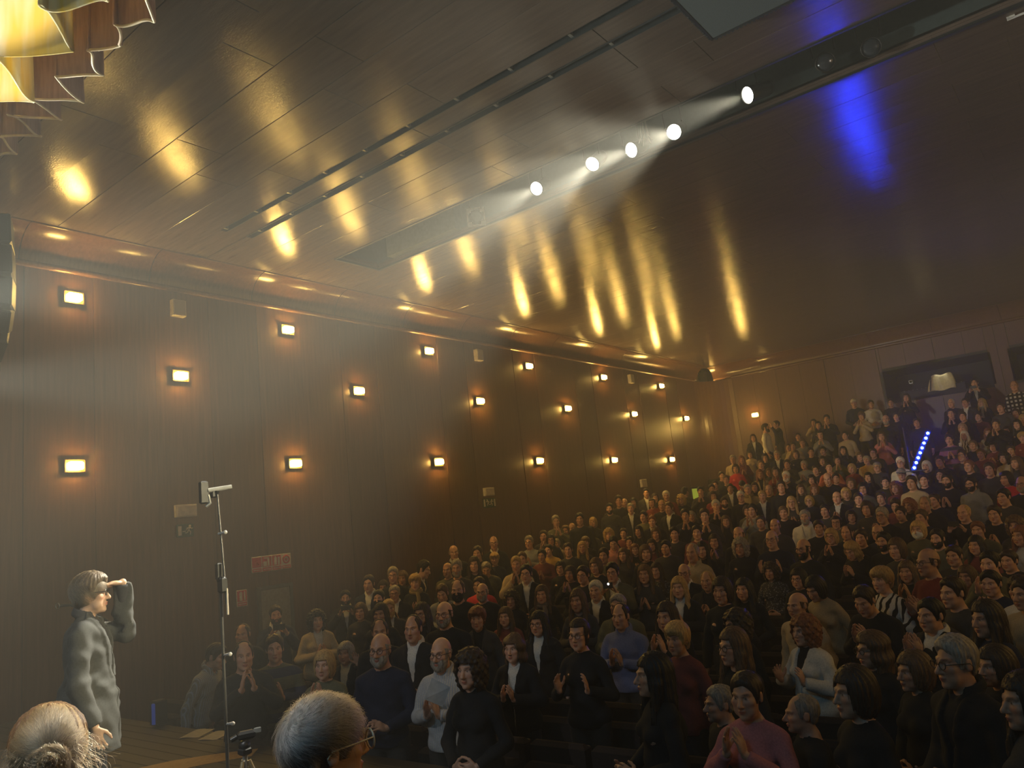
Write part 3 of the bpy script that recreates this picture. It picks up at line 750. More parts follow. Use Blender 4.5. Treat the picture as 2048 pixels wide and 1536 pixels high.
TG = (axis([(-.44, .44, .0125)]), axis([(-.47, .24, .0120)]), axis([(.74, 1.54, .0125)]))
def make_tops(pose, sex, seed, extra=None, hem=(.885, .82), grid=TG, coat=False):
    """sweater, collared shirt and open jacket over the same body; returns three meshes"""
    sx = SEX[sex]; out = {}
    g = random.Random(seed); ph = [g.uniform(0, 6) for _ in range(6)]
    base = None
    for kind, inf in (('sweater', .013), ('jacket', .027)):
        F = Field(*grid); torso(F, sx, inf)
        for s in (1, -1):
            j = POSES[pose][s] if extra is None else extra[s]; arm(F, s, sx, j, inf + .004, True)
        if coat and kind == 'jacket': F.cap((0, .01, .95), (0, .02, .72), .175, .205, .06)
        X, Y, Z = F.full()
        F.D += (.0052 * np.sin(34 * Z + 9 * X + ph[0]) * np.sin(13 * X + 17 * Y + ph[1]) + .0028 * np.sin(61 * Z - 23 * Y + ph[2]) * np.sin(29 * X + ph[3])).astype(np.float32)
        if coat: F.D += (.006 * np.sin(26 * Z + 30 * X + 12 * Y) * np.sin(19 * X - 23 * Y + 9 * Z) + .004 * np.sin(75 * Z + 40 * Y) * np.clip(np.sin(14 * Z + 8 * X), 0, 1)).astype(np.float32)
        if kind == 'sweater':
            F.cap((0, .0, 1.60), (0, .034, 1.455), sx['neck'] + .012, sx['neck'] + .010, .006, 'sub')
            F.D = np.maximum(F.D, (hem[0] - Z).astype(np.float32)); base = F.D.copy()
            out['sweater'] = F.verts_faces()
            q = F.sl((-.12, -.1, 1.41), (.12, .14, 1.53), .0); x, y, z = F.grid(q)
            y = y - .022; z = z - (1.478 + .34 * y); R = sx['neck'] + .013
            rr = np.sqrt(x * x + (y * .95) ** 2); d = np.sqrt((rr - R - .35 * np.clip(.01 - z, 0, .03)) ** 2 + (z * .42) ** 2) - .0125
            d = np.where((y < -.03) & (np.abs(x) < .012 + np.clip(1.0 * (z + .02), 0, .03)), .02, d)
            F.comb(q, d.astype(np.float32), .003, 'add')
            out['shirt'] = F.verts_faces()
        else:
            F.cap((0, -.02, 1.60), (0, .034, 1.45), sx['neck'] + .022, sx['neck'] + .020, .006, 'sub')
            F.D = np.maximum(F.D, (hem[1] - Z).astype(np.float32))
            half = np.interp(F.zs, [1.00, 1.10, 1.46, 1.56], [.004, .006, .062, .072])[None, None, :]
            wd = np.maximum(np.abs(X) - half, Y + .01)
            lap = (np.abs(X) > half) & (np.abs(X) < half + .042) & (Y < 0) & (Z > 1.08)
            F.D -= np.where(lap, .009, 0).astype(np.float32)
            F.D = np.maximum(F.D, -np.maximum(wd, -(base + .007))).astype(np.float32)
            out['jacket'] = F.verts_faces()
    return {k: mesh_np(k, v, q, None, True) for k, (v, q) in out.items()}
def make_trousers(sex):
    sx = SEX[sex]; F = Field(axis([(-.26, .26, .014)]), axis([(-.17, .19, .014)]), axis([(.04, 1.02, .022)]))
    F.ell((0, .012, .945), (sx['hip'] + .010, .130, .130), .05); legs(F, LEGS, .014, False)
    X, Y, Z = F.full(); F.D = np.maximum(np.maximum(F.D, Z - 1.005), .055 - Z).astype(np.float32)
    return mesh_np('trousers', *F.verts_faces(), None, True)

# ---- hair, beards and things worn on the head (head coordinates + HC)
HG = (axis([(-.16, .16, .0056)]), axis([(-.17, .19, .0056)]), axis([(1.28, 1.80, .0056)]))
def skull(F, t, hc=HC):
    F.ell(hc + (0, .018, .030), (.0745 + t, .096 + t, .092 + t), .015); F.ell(hc + (0, .0, -.03), (.066 + t * .7, .085 + t * .6, .085 + t * .4), .02)
def hairline(y, pts): return np.interp(y, [p[0] for p in pts], [p[1] for p in pts])
LINES = {'short': [(-.12, .090), (-.085, .088), (-.066, .062), (-.048, .022), (-.030, -.030), (-.012, -.034), (.005, .012), (.030, .012), (.042, -.05), (.075, -.085), (.12, -.085)],
         'fringe': [(-.12, .16), (-.055, .150), (-.045, .085), (-.035, .010), (-.028, -.025), (-.012, -.030), (.005, .012), (.030, .012), (.042, -.05), (.075, -.085), (.12, -.085)],
         'crop': [(-.12, .066), (-.09, .062), (-.062, .040), (-.045, .012), (-.030, -.012), (-.012, -.010), (.005, .022), (.030, .022), (.040, -.03), (.075, -.095), (.12, -.10)],
         'pixie': [(-.12, .044), (-.09, .040), (-.066, .030), (-.05, -.01), (-.035, -.04), (-.01, -.035), (.03, -.05), (.05, -.10), (.12, -.11)]}
def strand_groove(X, Y, Z, f, amp, ph=0):
    a = np.arctan2(X, Y + .04); return amp * (np.sin(a * f + 14 * Z + ph) * .6 + np.sin(a * f * 2.3 - 21 * Z + 1.3 * ph) * .4)
def make_hair(kind, seed=0, grid=HG, hc=HC):
    F = Field(*grid); X, Y, Z = F.full(); x, y, z = X - hc[0], Y - hc[1], Z - hc[2]
    ph = seed * 1.7
    face = np.maximum(np.maximum(np.abs(x) - (.058 - .25 * np.clip(z - .02, 0, .1)), y + .035), z - .056)
    if kind in ('short', 'fringe', 'pixie', 'buzz', 'bald', 'crop'):
        t = {'short': .0085, 'fringe': .0065, 'pixie': .021, 'buzz': .0045, 'bald': .0065, 'crop': .017}[kind]
        skull(F, 0.0)
        if kind in ('pixie', 'crop'): F.ell(hc + (0, -.005, .050), (.0765, .096, .074), .02)
        if kind == 'short': F.ell(hc + (0, .008 - .010 * (seed % 2), .054 + .004 * (seed % 2)), (.0715, .087, .0735), .02)
        ln = LINES.get(kind if kind != 'buzz' else 'short', LINES['fringe'])
        zb = hairline(F.ys - hc[1], ln)[None, :, None] + .006 * np.sin(85 * x + ph) + (.10 * np.sin(ph) * x if kind == 'short' else 0) * (y < -.05) + .42 * np.clip(np.abs(x) - .030, 0, .03) * (y < -.05)
        fade = np.clip((z - zb) / .028, 0.12, 1)
        F.D -= (t * fade).astype(np.float32)
        F.D += (fade * strand_groove(x, y, z, 24, .0030 if kind != 'buzz' else .001, ph) + fade * .0022 * np.sin(120 * x + 40 * y + ph) * np.sin(100 * y + 70 * z)).astype(np.float32)
        F.D = np.maximum(F.D, (zb - z) * .8).astype(np.float32)
        if kind == 'bald': F.D = np.maximum(F.D, (z - (.038 - .25 * y))).astype(np.float32)
        if kind == 'fringe': F.D = np.maximum(F.D, -np.maximum(np.maximum(np.abs(x) - .038, y + .005), .05 - z) - .0).astype(np.float32)
    elif kind == 'cap':
        skull(F, .015); F.D = np.maximum(F.D, .030 - z + .15 * y).astype(np.float32)
        F.ell(hc + (0, -.125, .036), (.062, .062, .007), .006)
    elif kind == 'beanie':
        skull(F, .015); F.ell(hc + (0, .02, .10), (.06, .07, .05), .03)
        F.D += (.002 * np.sin(np.arctan2(x, y) * 40)).astype(np.float32); F.D = np.maximum(F.D, .034 - z - .35 * y).astype(np.float32)
    elif kind == 'hood':
        skull(F, .024); F.ell(hc + (0, .04, -.06), (.10, .10, .13), .03)
        F.D = np.maximum(F.D, -face).astype(np.float32); F.D = np.maximum(F.D, -.20 - z).astype(np.float32)
    else:
        t = {'bob': .020, 'long': .016, 'curly': .030, 'updo': .012, 'wavy': .022}[kind]
        skull(F, t)
        if kind in ('bob', 'wavy'):
            F.ell(hc + (0, .028, -.022), (.100, .108, .128), .03)
            if kind == 'wavy': F.ell(hc + (0, .04, -.10), (.105, .09, .12), .04)
        if kind == 'long':
            F.ell(hc + (0, .030, -.02), (.093, .104, .12), .03); F.ell(hc + (0, .052, -.15), (.108, .075, .17), .04)
            for s in (1, -1): F.cap(hc + (s * .075, -.01, -.05), hc + (s * .092, -.055, -.25), .034, .026, .03)
        if kind == 'curly': F.ell(hc + (0, .03, .0), (.125, .125, .14), .03); F.ell(hc + (0, .03, -.09), (.115, .10, .09), .03)
        if kind == 'updo': F.ell(hc + (0, .120, .045), (.048, .042, .046), .012)
        if kind == 'curly':
            F.D += (.010 * np.sin(95 * x + ph) * np.sin(88 * y) * np.sin(92 * z + ph) + .004 * np.sin(190 * x) * np.sin(170 * y + ph) * np.sin(180 * z)).astype(np.float32)
        else:
            F.D += (strand_groove(x, y, z, 26, .0050, ph) + .0035 * np.sin(47 * np.arctan2(x, y + .04) + 30 * z + ph) * np.clip(.06 - z, 0, .12) / .12).astype(np.float32)
            if kind == 'wavy': F.D += (.006 * np.sin(55 * z + 20 * x + ph)).astype(np.float32)
        fr = face if kind != 'updo' else np.maximum(np.maximum(np.abs(x) - .066, y + .02), z - .066)
        F.comb((slice(None),) * 3, fr.astype(np.float32), .010, 'sub')
        zl = {'bob': -.125, 'long': -.31, 'curly': -.17, 'updo': -.085, 'wavy': -.20}[kind]
        F.D = np.maximum(F.D, zl + .012 * np.sin(60 * x + ph) - z).astype(np.float32)
        if kind in ('bob', 'curly', 'wavy', 'long'):      # nothing under the chin
            F.comb((slice(None),) * 3, np.maximum(np.maximum(np.abs(x) - .056, y - .03), z - .0).astype(np.float32), .012, 'sub')
    return mesh_np('hair', *F.verts_faces(), None, True)
BG = (axis([(-.10, .10, .005)]), axis([(-.16, .05, .005)]), axis([(1.42, 1.64, .005)]))
def lower_face(F, t):
    hc = HC
    F.ell(hc + (0, -.026, -.030), (.0625 + t, .068 + t, .092 + t), .02); F.ell(hc + (0, -.042, -.084), (.047 + t, .046 + t, .040 + t), .02); F.ell(hc + (0, -.076, -.104), (.022 + t, .020 + t, .018 + t), .014)
    for s in (1, -1): F.ell(hc + (s * .040, -.050, -.065), (.022 + t, .028 + t, .030 + t), .016)
def make_beard():
    F = Field(*BG); lower_face(F, .007); X, Y, Z = F.full(); x, y, z = X - HC[0], Y - HC[1], Z - HC[2]
    F.D += (.002 * np.sin(260 * x) * np.sin(220 * z)).astype(np.float32)
    top = -.048 + np.clip((np.abs(x) - .03) * 1.6, 0, .05)
    F.D = np.maximum(np.maximum(F.D, z - top), y - .0).astype(np.float32)
    F.ell(HC + (0, -.100, -.069), (.020, .018, .0085), .003, 'sub')
    return mesh_np('beard', *F.verts_faces(), None, True)
def make_face_mask():
    F = Field(*BG); lower_face(F, .009); X, Y, Z = F.full(); x, y, z = X - HC[0], Y - HC[1], Z - HC[2]
    F.ell(HC + (0, -.098, -.030), (.018, .022, .022), .02)
    F.D += (.0015 * np.sin(300 * z)).astype(np.float32)
    F.D = np.maximum(np.maximum(F.D, z + .012 + np.abs(x) * .25), y + .028).astype(np.float32)
    return mesh_np('face_mask', *F.verts_faces(), None, True)
def make_glasses():
    m = MB(); rot = Matrix.Rotation(PI / 2, 3, 'X')
    for s in (1, -1):
        m.torus(.0235, .0024, (s * .033, HC[1] - .1035, HC[2] + .001), rot, 18, 5, .82)
        m.tube([(s * .056, HC[1] - .102, HC[2] + .006), (s * .078, HC[1] - .05, HC[2] + .007), (s * .083, HC[1] + .015, HC[2] + .004), (s * .082, HC[1] + .03, HC[2] - .012)], .0022, 5)
    m.tube([(-.010, HC[1] - .1045, HC[2] + .004), (0, HC[1] - .112, HC[2] + .007), (.010, HC[1] - .1045, HC[2] + .004)], .0022, 5)
    return m.mesh('glasses', M_FRAME)
def make_scarf():
    m = MB()
    m.torus(.082, .030, (0, .010, 1.468), Matrix.Rotation(.28, 3, 'X'), 22, 8).torus(.078, .024, (.004, .004, 1.495), Matrix.Rotation(.22, 3, 'X') @ Matrix.Rotation(.12, 3, 'Y'), 22, 8)
    m.tube([(.03, -.085, 1.45), (.05, -.135, 1.38), (.045, -.150, 1.26), (.05, -.145, 1.16)], [.03, .032, .03, .028], 8)
    return m.mesh('scarf', None)

# ---- materials driven by each object's own colour
def obj_col(nt):
    n = nt.nodes.new('ShaderNodeObjectInfo'); return n.outputs['Color']
def mixmul(nt, a, b):
    m = nt.nodes.new('ShaderNodeMix'); m.data_type = 'RGBA'; m.blend_type = 'MULTIPLY'; m.inputs['Factor'].default_value = 1.0
    link(nt, a, m.inputs[6]); link(nt, b, m.inputs[7]); return m.outputs[2]
def skin_mat():
    m, nt, b = new_mat('skin'); at = nt.nodes.new('ShaderNodeAttribute'); at.attribute_name = 'tint'
    n = noise(nt, 30, 3); r = ramp(nt, n.outputs['Fac'], [(0.3, (.9, .86, .84)), (0.7, (1.05, 1.02, 1.0))])
    link(nt, mixmul(nt, mixmul(nt, obj_col(nt), at.outputs['Color']), r.outputs[0]), b.inputs['Base Color'])
    b.inputs['Roughness'].default_value = 0.46; b.inputs['Specular IOR Level'].default_value = 0.45
    return m
def cloth_mat(name, pattern=None):
    m, nt, b = new_mat(name); n = noise(nt, 90, 3, 0.6); r = ramp(nt, n.outputs['Fac'], [(0.3, (.82, .82, .82)), (0.7, (1.1, 1.1, 1.1))])
    c = mixmul(nt, obj_col(nt), r.outputs[0])
    if pattern:
        tc = nt.nodes.new('ShaderNodeTexCoord'); sp_ = nt.nodes.new('ShaderNodeSeparateXYZ'); link(nt, tc.outputs['Object'], sp_.inputs[0])
        def wave(sock, f, duty):
            a = nt.nodes.new('ShaderNodeMath'); a.operation = 'MULTIPLY'; link(nt, sock, a.inputs[0]); a.inputs[1].default_value = f
            p = nt.nodes.new('ShaderNodeMath'); p.operation = 'FRACT'; link(nt, a.outputs[0], p.inputs[0])
            q = nt.nodes.new('ShaderNodeMath'); q.operation = 'LESS_THAN'; link(nt, p.outputs[0], q.inputs[0]); q.inputs[1].default_value = duty; return q.outputs[0]
        if pattern == 'pinstripe': fac, c2 = wave(sp_.outputs['X'], 55, .3), (.35, .38, .48)
        elif pattern == 'band': fac, c2 = wave(sp_.outputs['Z'], 5.2, .42), (.035, .04, .075)
        elif pattern == 'plaid':
            a = nt.nodes.new('ShaderNodeMath'); a.operation = 'MAXIMUM'
            link(nt, wave(sp_.outputs['X'], 11, .5), a.inputs[0]); link(nt, wave(sp_.outputs['Z'], 11, .5), a.inputs[1]); fac, c2 = a.outputs[0], (.02, .02, .022)
        elif pattern == 'zebra':
            w = nt.nodes.new('ShaderNodeTexWave'); w.inputs['Scale'].default_value = 5; w.inputs['Distortion'].default_value = 7; w.inputs['Detail'].default_value = 2
            link(nt, tc.outputs['Object'], w.inputs['Vector']); q = nt.nodes.new('ShaderNodeMath'); q.operation = 'LESS_THAN'; link(nt, w.outputs['Fac'], q.inputs[0]); q.inputs[1].default_value = .33
            fac, c2 = q.outputs[0], (.012, .012, .014)
        elif pattern == 'fleck':
            v = nt.nodes.new('ShaderNodeTexVoronoi'); v.inputs['Scale'].default_value = 38; link(nt, tc.outputs['Object'], v.inputs['Vector'])
            q = nt.nodes.new('ShaderNodeMath'); q.operation = 'LESS_THAN'; link(nt, v.outputs['Distance'], q.inputs[0]); q.inputs[1].default_value = .33; fac, c2 = q.outputs[0], (.30, .29, .27)
        mx = nt.nodes.new('ShaderNodeMix'); mx.data_type = 'RGBA'; link(nt, fac, mx.inputs['Factor']); link(nt, c, mx.inputs[6]); mx.inputs[7].default_value = (*c2, 1); c = mx.outputs[2]
    link(nt, c, b.inputs['Base Color']); b.inputs['Roughness'].default_value = 0.85; b.inputs['Specular IOR Level'].default_value = 0.2
    n2 = noise(nt, 260, 2, .5); bump(nt, n2.outputs['Fac'], b, .15, .002)
    return m
def hair_mat():
    m, nt, b = new_mat('hair'); n = noise(nt, 14, 4, .65, sc=(6, 6, 1.2)); r = ramp(nt, n.outputs['Fac'], [(0.3, (.45, .43, .41)), (0.7, (1.45, 1.4, 1.32))])
    link(nt, mixmul(nt, obj_col(nt), r.outputs[0]), b.inputs['Base Color']); b.inputs['Roughness'].default_value = 0.48; b.inputs['Specular IOR Level'].default_value = 0.35
    n2 = noise(nt, 40, 3, .6, sc=(7, 7, 1)); bump(nt, n2.outputs['Fac'], b, .4, .004)
    return m
M_SKIN = skin_mat(); M_HAIR = hair_mat(); M_CLOTH = cloth_mat('cloth')
M_FRAME = plain('spectacle_frame', (.015, .014, .014), .35)
PATS = {p: cloth_mat('cloth_' + p, p) for p in ('pinstripe', 'band', 'plaid', 'zebra', 'fleck')}

# ================================================================== THE AUDIENCE, one line each
# x y = top of the head in the photograph | hair style+colour | garment+colour(+under) | pose | extras
PEOPLE = '''
437 1286 sd sg r L Y60 Ppinstripe
486 1280 fd wk C
548 1268 sd we c Pband
485 1246 fd wk r
550 1210 sd jn p B
632 1220 ck jtw c
647 1300 oy we C
690 1283 og jkt v
690 1180 sk jkw p B
737 1149 sd jnw r
760 1205 ld wd r
788 1170 sg jkw c G
776 1198 sy jdw c B
758 1236 fd wk r
759 1264 bg wn a GB
825 1228 fd jkw a
842 1204 ld wk r G
785 1133 sg wk c G
804 1141 om wk r
829 1148 py wk c S
850 1120 sk jnw r L Y70
766 1160 od wd r
757 1179 sk wk r K
906 1089 bg jkw r
912 1118 sg wd r B
894 1124 bd we r
954 1091 sd wk r
947 1112 ld wk c
986 1071 bg jkw r G
988 1105 py wn r
971 1124 sg we r L
1057 1071 sg wg c G
1086 1060 sd wd C
1031 1112 sy jtk C
1043 1103 sm wk r
1051 1128 sk jkw h G
1083 1098 sk wm c
1096 1088 sk wy c
957 1153 sd wR r
914 1157 fm wk r K
963 1165 bg wk r GB
882 1168 sm jgk c L
887 1201 bd wk c GB
953 1213 pr jdk r
1021 1181 cd wk r
1009 1213 lm wm c
1082 1169 lm wk r S
1075 1221 lk jkw r G
880 1272 bg swb c GB Ppinstripe
937 1299 cd wk h
1025 1267 wm jkw c
1153 1177 lm wd c
1190 1160 sw jkw r
1234 1187 sg jek c G
1239 1204 fd sbk c
1155 1235 ud wk o G
1303 1303 lk wk a
1352 1243 py wm r
1330 1202 ld wk C
1311 1124 ld wd c Pfleck
1287 1128 lm wd c
1355 1152 ly jkw c
1120 1122 ok wk r G
1139 1131 od wk C
1165 1131 sd wk r G
1223 1124 sk je p G
1110 1030 sg we C
1143 1045 bg wn h
1158 1025 sk wk r
1185 1034 oy wk r G
1180 1052 ok we r
1112 1077 sg jtw r
1163 1082 ly wd r
1170 1073 pm wk r
1100 1068 ok wk r G
1214 1028 cd jk r L
1218 1006 sk wd r B
1216 1057 cy wk r
1225 1072 sk so r L Ppinstripe
1206 1095 sk we c
1246 1056 sd wm r
1260 1006 sg jkw r
1266 995 lk wk r
1248 996 bg wk r
1236 990 sd wk r
1276 1051 lk wk c
1258 1073 sk wk r
1268 1087 lr wk c
1303 1031 sr jkw h
1286 1022 sk we r
1303 996 ud wr c
1291 976 sk jdw r
1309 986 od wk r
1331 981 sw wr r
1322 999 fy wk r G
1337 1004 sm jkw r
1302 1077 ld wm c
1289 1089 om wk r
1347 1053 sk wd r
1361 989 cy wk c G
1368 974 sk wk r Y150
1400 973 sk wd C
1422 968 sk wk r
1429 961 sd wd r
1442 943 sd wd r
1451 950 sm wk r
1459 967 sd jdw r
1483 961 kk wk r L
1494 968 sg wt r S
1508 964 ld wk r
1480 981 sw wk r G
1523 981 sy jnw r
1536 969 fg wd r
1425 982 od wr c
1430 999 sw wk C
1447 994 sd wk r B
1407 1016 sd wd C
1369 1017 sk wn C
1382 1022 og wk r
1383 1085 fg st r
1427 1067 ld wd C
1402 1082 lk wk r
1475 1052 bm wk r
1478 1076 cg wk r
1503 1007 sk wg C
1493 1010 od we r
1548 1036 bm wd r
1541 1059 bg wn o G
1581 992 ly wd c G
1571 942 sw wk C B
1518 938 lr jtk r
1470 928 od wR r
1366 1126 bg jkw r G
1412 1141 fy jkk c
1440 1153 od wk r
1485 1155 lk wk h
1539 1125 cd wd h Pfleck
1470 1219 cd wk r G
1462 1253 lm wk c G
1592 1183 bm wt r
1605 1230 cr jwk o F
1488 1342 sd wp C F Y-25
1437 1369 sg wk r
1600 1386 fg wk c
1701 1330 od wk a
1739 1260 wm wk r G
1857 1195 sk jkw C
1905 1268 sg jkk a G
1968 1198 ld wn r
2034 1150 od ww r
2043 1340 ld wd a
1622 949 ok we c
1627 967 or wd r
1617 991 oy wn r G
1652 945 bm wk r L
1672 982 bm jkw c
1608 1019 sg jww r B
1670 1031 uk we r G
1604 1076 bk wk r GB
1660 1056 oy wk C G
1697 1083 wy wk C L
1724 965 ok we r
1735 944 lk wk r
1768 953 sk wd r
1789 963 cr wm r
1760 983 sd wk r
1731 1001 od wd r
1762 1013 sg wk C G
1753 1048 bg wn r G
1765 1063 sk wk r B
1788 996 sd wm r L
1816 997 cr wk r
1594 1136 ok wk r G
1761 1133 py ww c Pzebra
1720 1172 sd wk C L
1622 1153 ok wt r L
1801 936 sg wk r G
1821 950 sd wt r
1845 947 sk wk r
1879 938 sk wk r
1892 946 sk wk c B
1940 953 sk sg r GB
2005 976 sk wd r
2041 951 bg wk r GB
2010 942 ok wR r
1847 991 fg wk r
1867 986 sd wn r
1925 1008 fy wk p
1841 1018 sm wk r
1833 1041 oy we r M
1872 1057 sk we r B
1953 1042 sr we C
2027 1032 cm wd r
2038 1050 lr ww r
1852 1094 bm wr c G
1949 1070 lk wm r
1976 1101 sk we C
1902 1153 sd wd C
1978 1140 sk wn C
2046 1155 sd wt r
1706 797 kw wn h
1740 800 sd ww h
1780 797 sk wk r
1811 786 ld wk C
1722 823 pm wt C
1770 829 bm wk r B
1791 825 sd wk r
1652 829 sk wk C
1689 862 sk wt r
1761 862 lm wp C
1745 896 sd wd r G
1732 911 sg wy r
1753 924 sg wd r G
1799 913 sw ww r G
1851 921 ow wk r
1878 911 sd wk r
1896 868 sd wu c Pband
1685 892 lk wk r
1702 927 oy wr r
1656 924 sk wo C
1673 911 ok we C
1645 893 sk wk r
1719 904 om wk r
1505 868 ld jkw r
1529 847 sk ww r B Y75
1552 841 sk wk v Y-70
1626 838 od wt C
1635 842 lk wd r
1639 861 uk wg C
1595 866 sd wd r
1603 876 sm wg r L
1585 884 sd wt C
1576 887 sd we r
1499 902 od wt r
1529 907 ok wk r
1553 901 sg jkw r
1465 910 sg wt r
1482 911 lr wm c
1573 919 sd wd C
1607 921 sg wg c
1550 933 ld wr C
1644 912 od wk r
1620 895 sk wk r
1521 920 sm wd r
1537 936 om wd r
1901 797 fw wk r
1929 796 sd jdw r
1947 756 sk jkw p
2026 761 fr ww r Pplaid
1962 796 ly wn r S
1900 817 sd wk C
1924 823 sd wk r
1955 824 sd wm r
1997 821 pd wr r
2030 817 sd wd r
1990 838 sd wk C
1923 846 oy wk r
1927 861 lw ww r Pzebra
1974 856 lr jtk c
2012 852 od wt r
2043 864 py wr r
1999 805 sd wd r
2006 904 ck wt r
1960 897 sm wm r
1922 898 sd wd r G
1936 919 sr wk r
2045 828 oy wk r
2032 838 lk wk r
1832 836 sd wk r
1985 1289 od wn h
1822 1300 om wk h
1130 1050 sm wd c
1392 1050 sk wm r
1450 1030 lm wk r
1520 1030 sd wd r
1565 1012 sm wk r
1635 1040 sd wk r
1700 1020 ok wd c
1690 1050 fd wn r
1720 1058 sd wk C
1800 1012 sd wd r
1986 1010 sd wk c
1976 924 sd wd r
1944 880 sm wk r
1985 884 ok wm c
2020 890 sd wk r
2030 912 lm wd r
1590 900 om wk r
1630 930 sd wd c
1670 946 sk wm r
1700 955 om wk r
1715 985 sd wd r
1648 1008 sk wd c
1560 960 sd wk r
1600 968 lm wd r
1690 975 oy wd c
1810 1120 lm wk C
1790 1075 om wd r
1905 1090 sd wd r
1930 1130 om wm r
2015 1100 sd wk r
1330 1080 sk wd r
1310 1055 om wd c
1245 1095 lm wd r
1190 1115 om wk c
1135 1085 sd wd r
720 1205 om wd r
'''
GCOL = {'k': ('black', (.016, .017, .020)), 'n': ('navy', (.018, .024, .052)), 'd': ('dark grey', (.050, .048, .048)), 'g': ('grey', (.26, .26, .25)),
        'w': ('white', (.66, .62, .55)), 'y': ('mustard', (.46, .28, .07)), 'r': ('red', (.20, .035, .030)), 'R': ('bright red', (.60, .045, .05)), 'p': ('pink', (.56, .20, .20)), 'o': ('orange', (.62, .19, .09)),
        'b': ('blue', (.17, .19, .33)), 'e': ('olive', (.13, .125, .075)), 't': ('beige', (.46, .36, .22)), 'm': ('maroon', (.17, .045, .045)), 'u': ('purple', (.32, .12, .26))}
HCOL = {'k': (.014, .012, .011), 'd': (.040, .026, .018), 'm': (.11, .065, .035), 'r': (.20, .075, .032), 'y': (.46, .30, .12), 'g': (.30, .27, .23), 'w': (.62, .58, .50)}
HSTY = {'b': 'bald', 'f': 'fringe', 's': 'short', 'p': 'pixie', 'o': 'bob', 'l': 'long', 'c': 'curly', 'u': 'updo', 'k': 'cap', 'h': 'hood', 'w': 'wavy'}
PNAME = {'c': 'clapping', 'C': 'clapping high by the face', 'a': 'clapping low', 'o': 'hands open mid-clap', 'p': 'filming with a phone', 'r': 'arms down', 'h': 'hands folded', 'v': 'one hand raised'}

# ---- shared meshes, one set per pose and build
BODY, TOPS = {}, {}
sd = 0
for pose in POSES:
    for sex in 'mf':
        sd += 1
        BODY[pose + sex] = make_body(pose, sex, sd)
        TOPS[pose + sex] = make_tops(pose, sex, sd)
        if pose == 'r':
            BODY[pose + sex + '2'] = make_body(pose, sex, sd + 50)
HAIRS = {k: [make_hair(k, i) for i in range(2)] for k in ('short', 'fringe', 'pixie', 'bob', 'long', 'curly', 'updo', 'wavy', 'bald')}
HAIRS['cap'] = [make_hair('cap')]
TROUS = {s: make_trousers(s) for s in 'mf'}
BEARD, FMASK, SPECS, SCARF = make_beard(), make_face_mask(), make_glasses(), make_scarf()
def mset(me, mat):
    if not me.materials: me.materials.append(mat)
for t in TOPS.values():
    for me in t.values(): mset(me, M_CLOTH)
for l in HAIRS.values():
    for me in l: mset(me, M_HAIR)
mset(HAIRS['cap'][0], M_CLOTH)
for me in list(TROUS.values()) + [FMASK, SCARF]: mset(me, M_CLOTH)
mset(BEARD, M_HAIR)
PHONE = MB().box((0, 0, 0), (.150, .009, .074), .003).mesh('phone_case', M_BLACKMETAL)
M_SCREEN = plain('phone_back', (.02, .021, .024), .2)
PCAM = MB().lathe([(0, -.0015), (.006, -.0012), (.007, .001)], (.055, -.0055, .018), 'y', 10).lathe([(0, -.0015), (.006, -.0012), (.007, .001)], (.038, -.0055, .018), 'y', 10).mesh('camera_lens', M_FRAME)

def jitter_col(c, a=.15): 
    f = 1 + random.uniform(-a, a); return tuple(max(0.004, v * f) for v in c)
SKINS = [(.60, .34, .22), (.55, .31, .20), (.64, .38, .26), (.50, .28, .18)]
def build_person(P, rec, label):
    """P: dict x,y,z,h,yaw,lean"""
    hs, hcol, gt, gc, gu, pose, ex, pat = rec
    sex = rec_sex(rec); s = P['h'] / 1.735
    key = pose + sex
    me = BODY[key + '2'] if key + '2' in BODY and random.random() < .5 else BODY[key]
    r = put('person', me, None, (P['x'], P['y'], P['z']), (P['lean'], 0, P['yaw']))
    r.rotation_mode = 'XYZ'
    wx = P.get('w', 1.0)
    r.scale = (s * wx, s * wx, s)
    r.color = (*jitter_col(random.choice(SKINS), .08), 1)
    tag(r, label, 'person', 'audience standing and applauding')
    def ch(n, m, c, mat=None):
        o = put(n, m, r); o.color = (*c, 1)
        if mat is not None:
            o.material_slots[0].link = 'OBJECT'; o.material_slots[0].material = mat
        return o
    hk = HSTY[hs]; hm = random.choice(HAIRS[hk])
    ch('hair' if hk != 'cap' else 'cap', hm, jitter_col(HCOL[hcol]))
    tp = TOPS[key]
    c = jitter_col(GCOL[gc][1]); pm = PATS.get(pat) if pat else None
    if gt == 'j':
        ch('shirt', tp['shirt'], jitter_col(GCOL[gu or random.choice('wgdbk')][1])); ch('jacket', tp['jacket'], c, pm)
    elif gt == 's': ch('shirt', tp['shirt'], c, pm)
    else: ch('sweater', tp['sweater'], c, pm)
    ch('trousers', TROUS[sex], random.choice([(.02, .022, .03), (.03, .035, .06), (.05, .045, .04)]))
    if 'G' in ex: put('glasses', SPECS, r)
    if 'B' in ex: ch('beard', BEARD, HCOL[hcol] if hs != 'b' else HCOL['g' if hcol != 'k' else 'k'])
    if 'M' in ex: ch('face_mask', FMASK, (.72, .72, .66))
    if 'K' in ex: ch('face_mask', FMASK, (.02, .02, .022))
    if 'S' in ex: ch('scarf', SCARF, random.choice([(.30, .22, .10), (.16, .13, .11), (.3, .3, .28)]))
    return r
def rec_sex(rec):
    ex = rec[6]
    if 'F' in ex: return 'f'
    return 'f' if rec[0] in 'polcuw' else 'm'

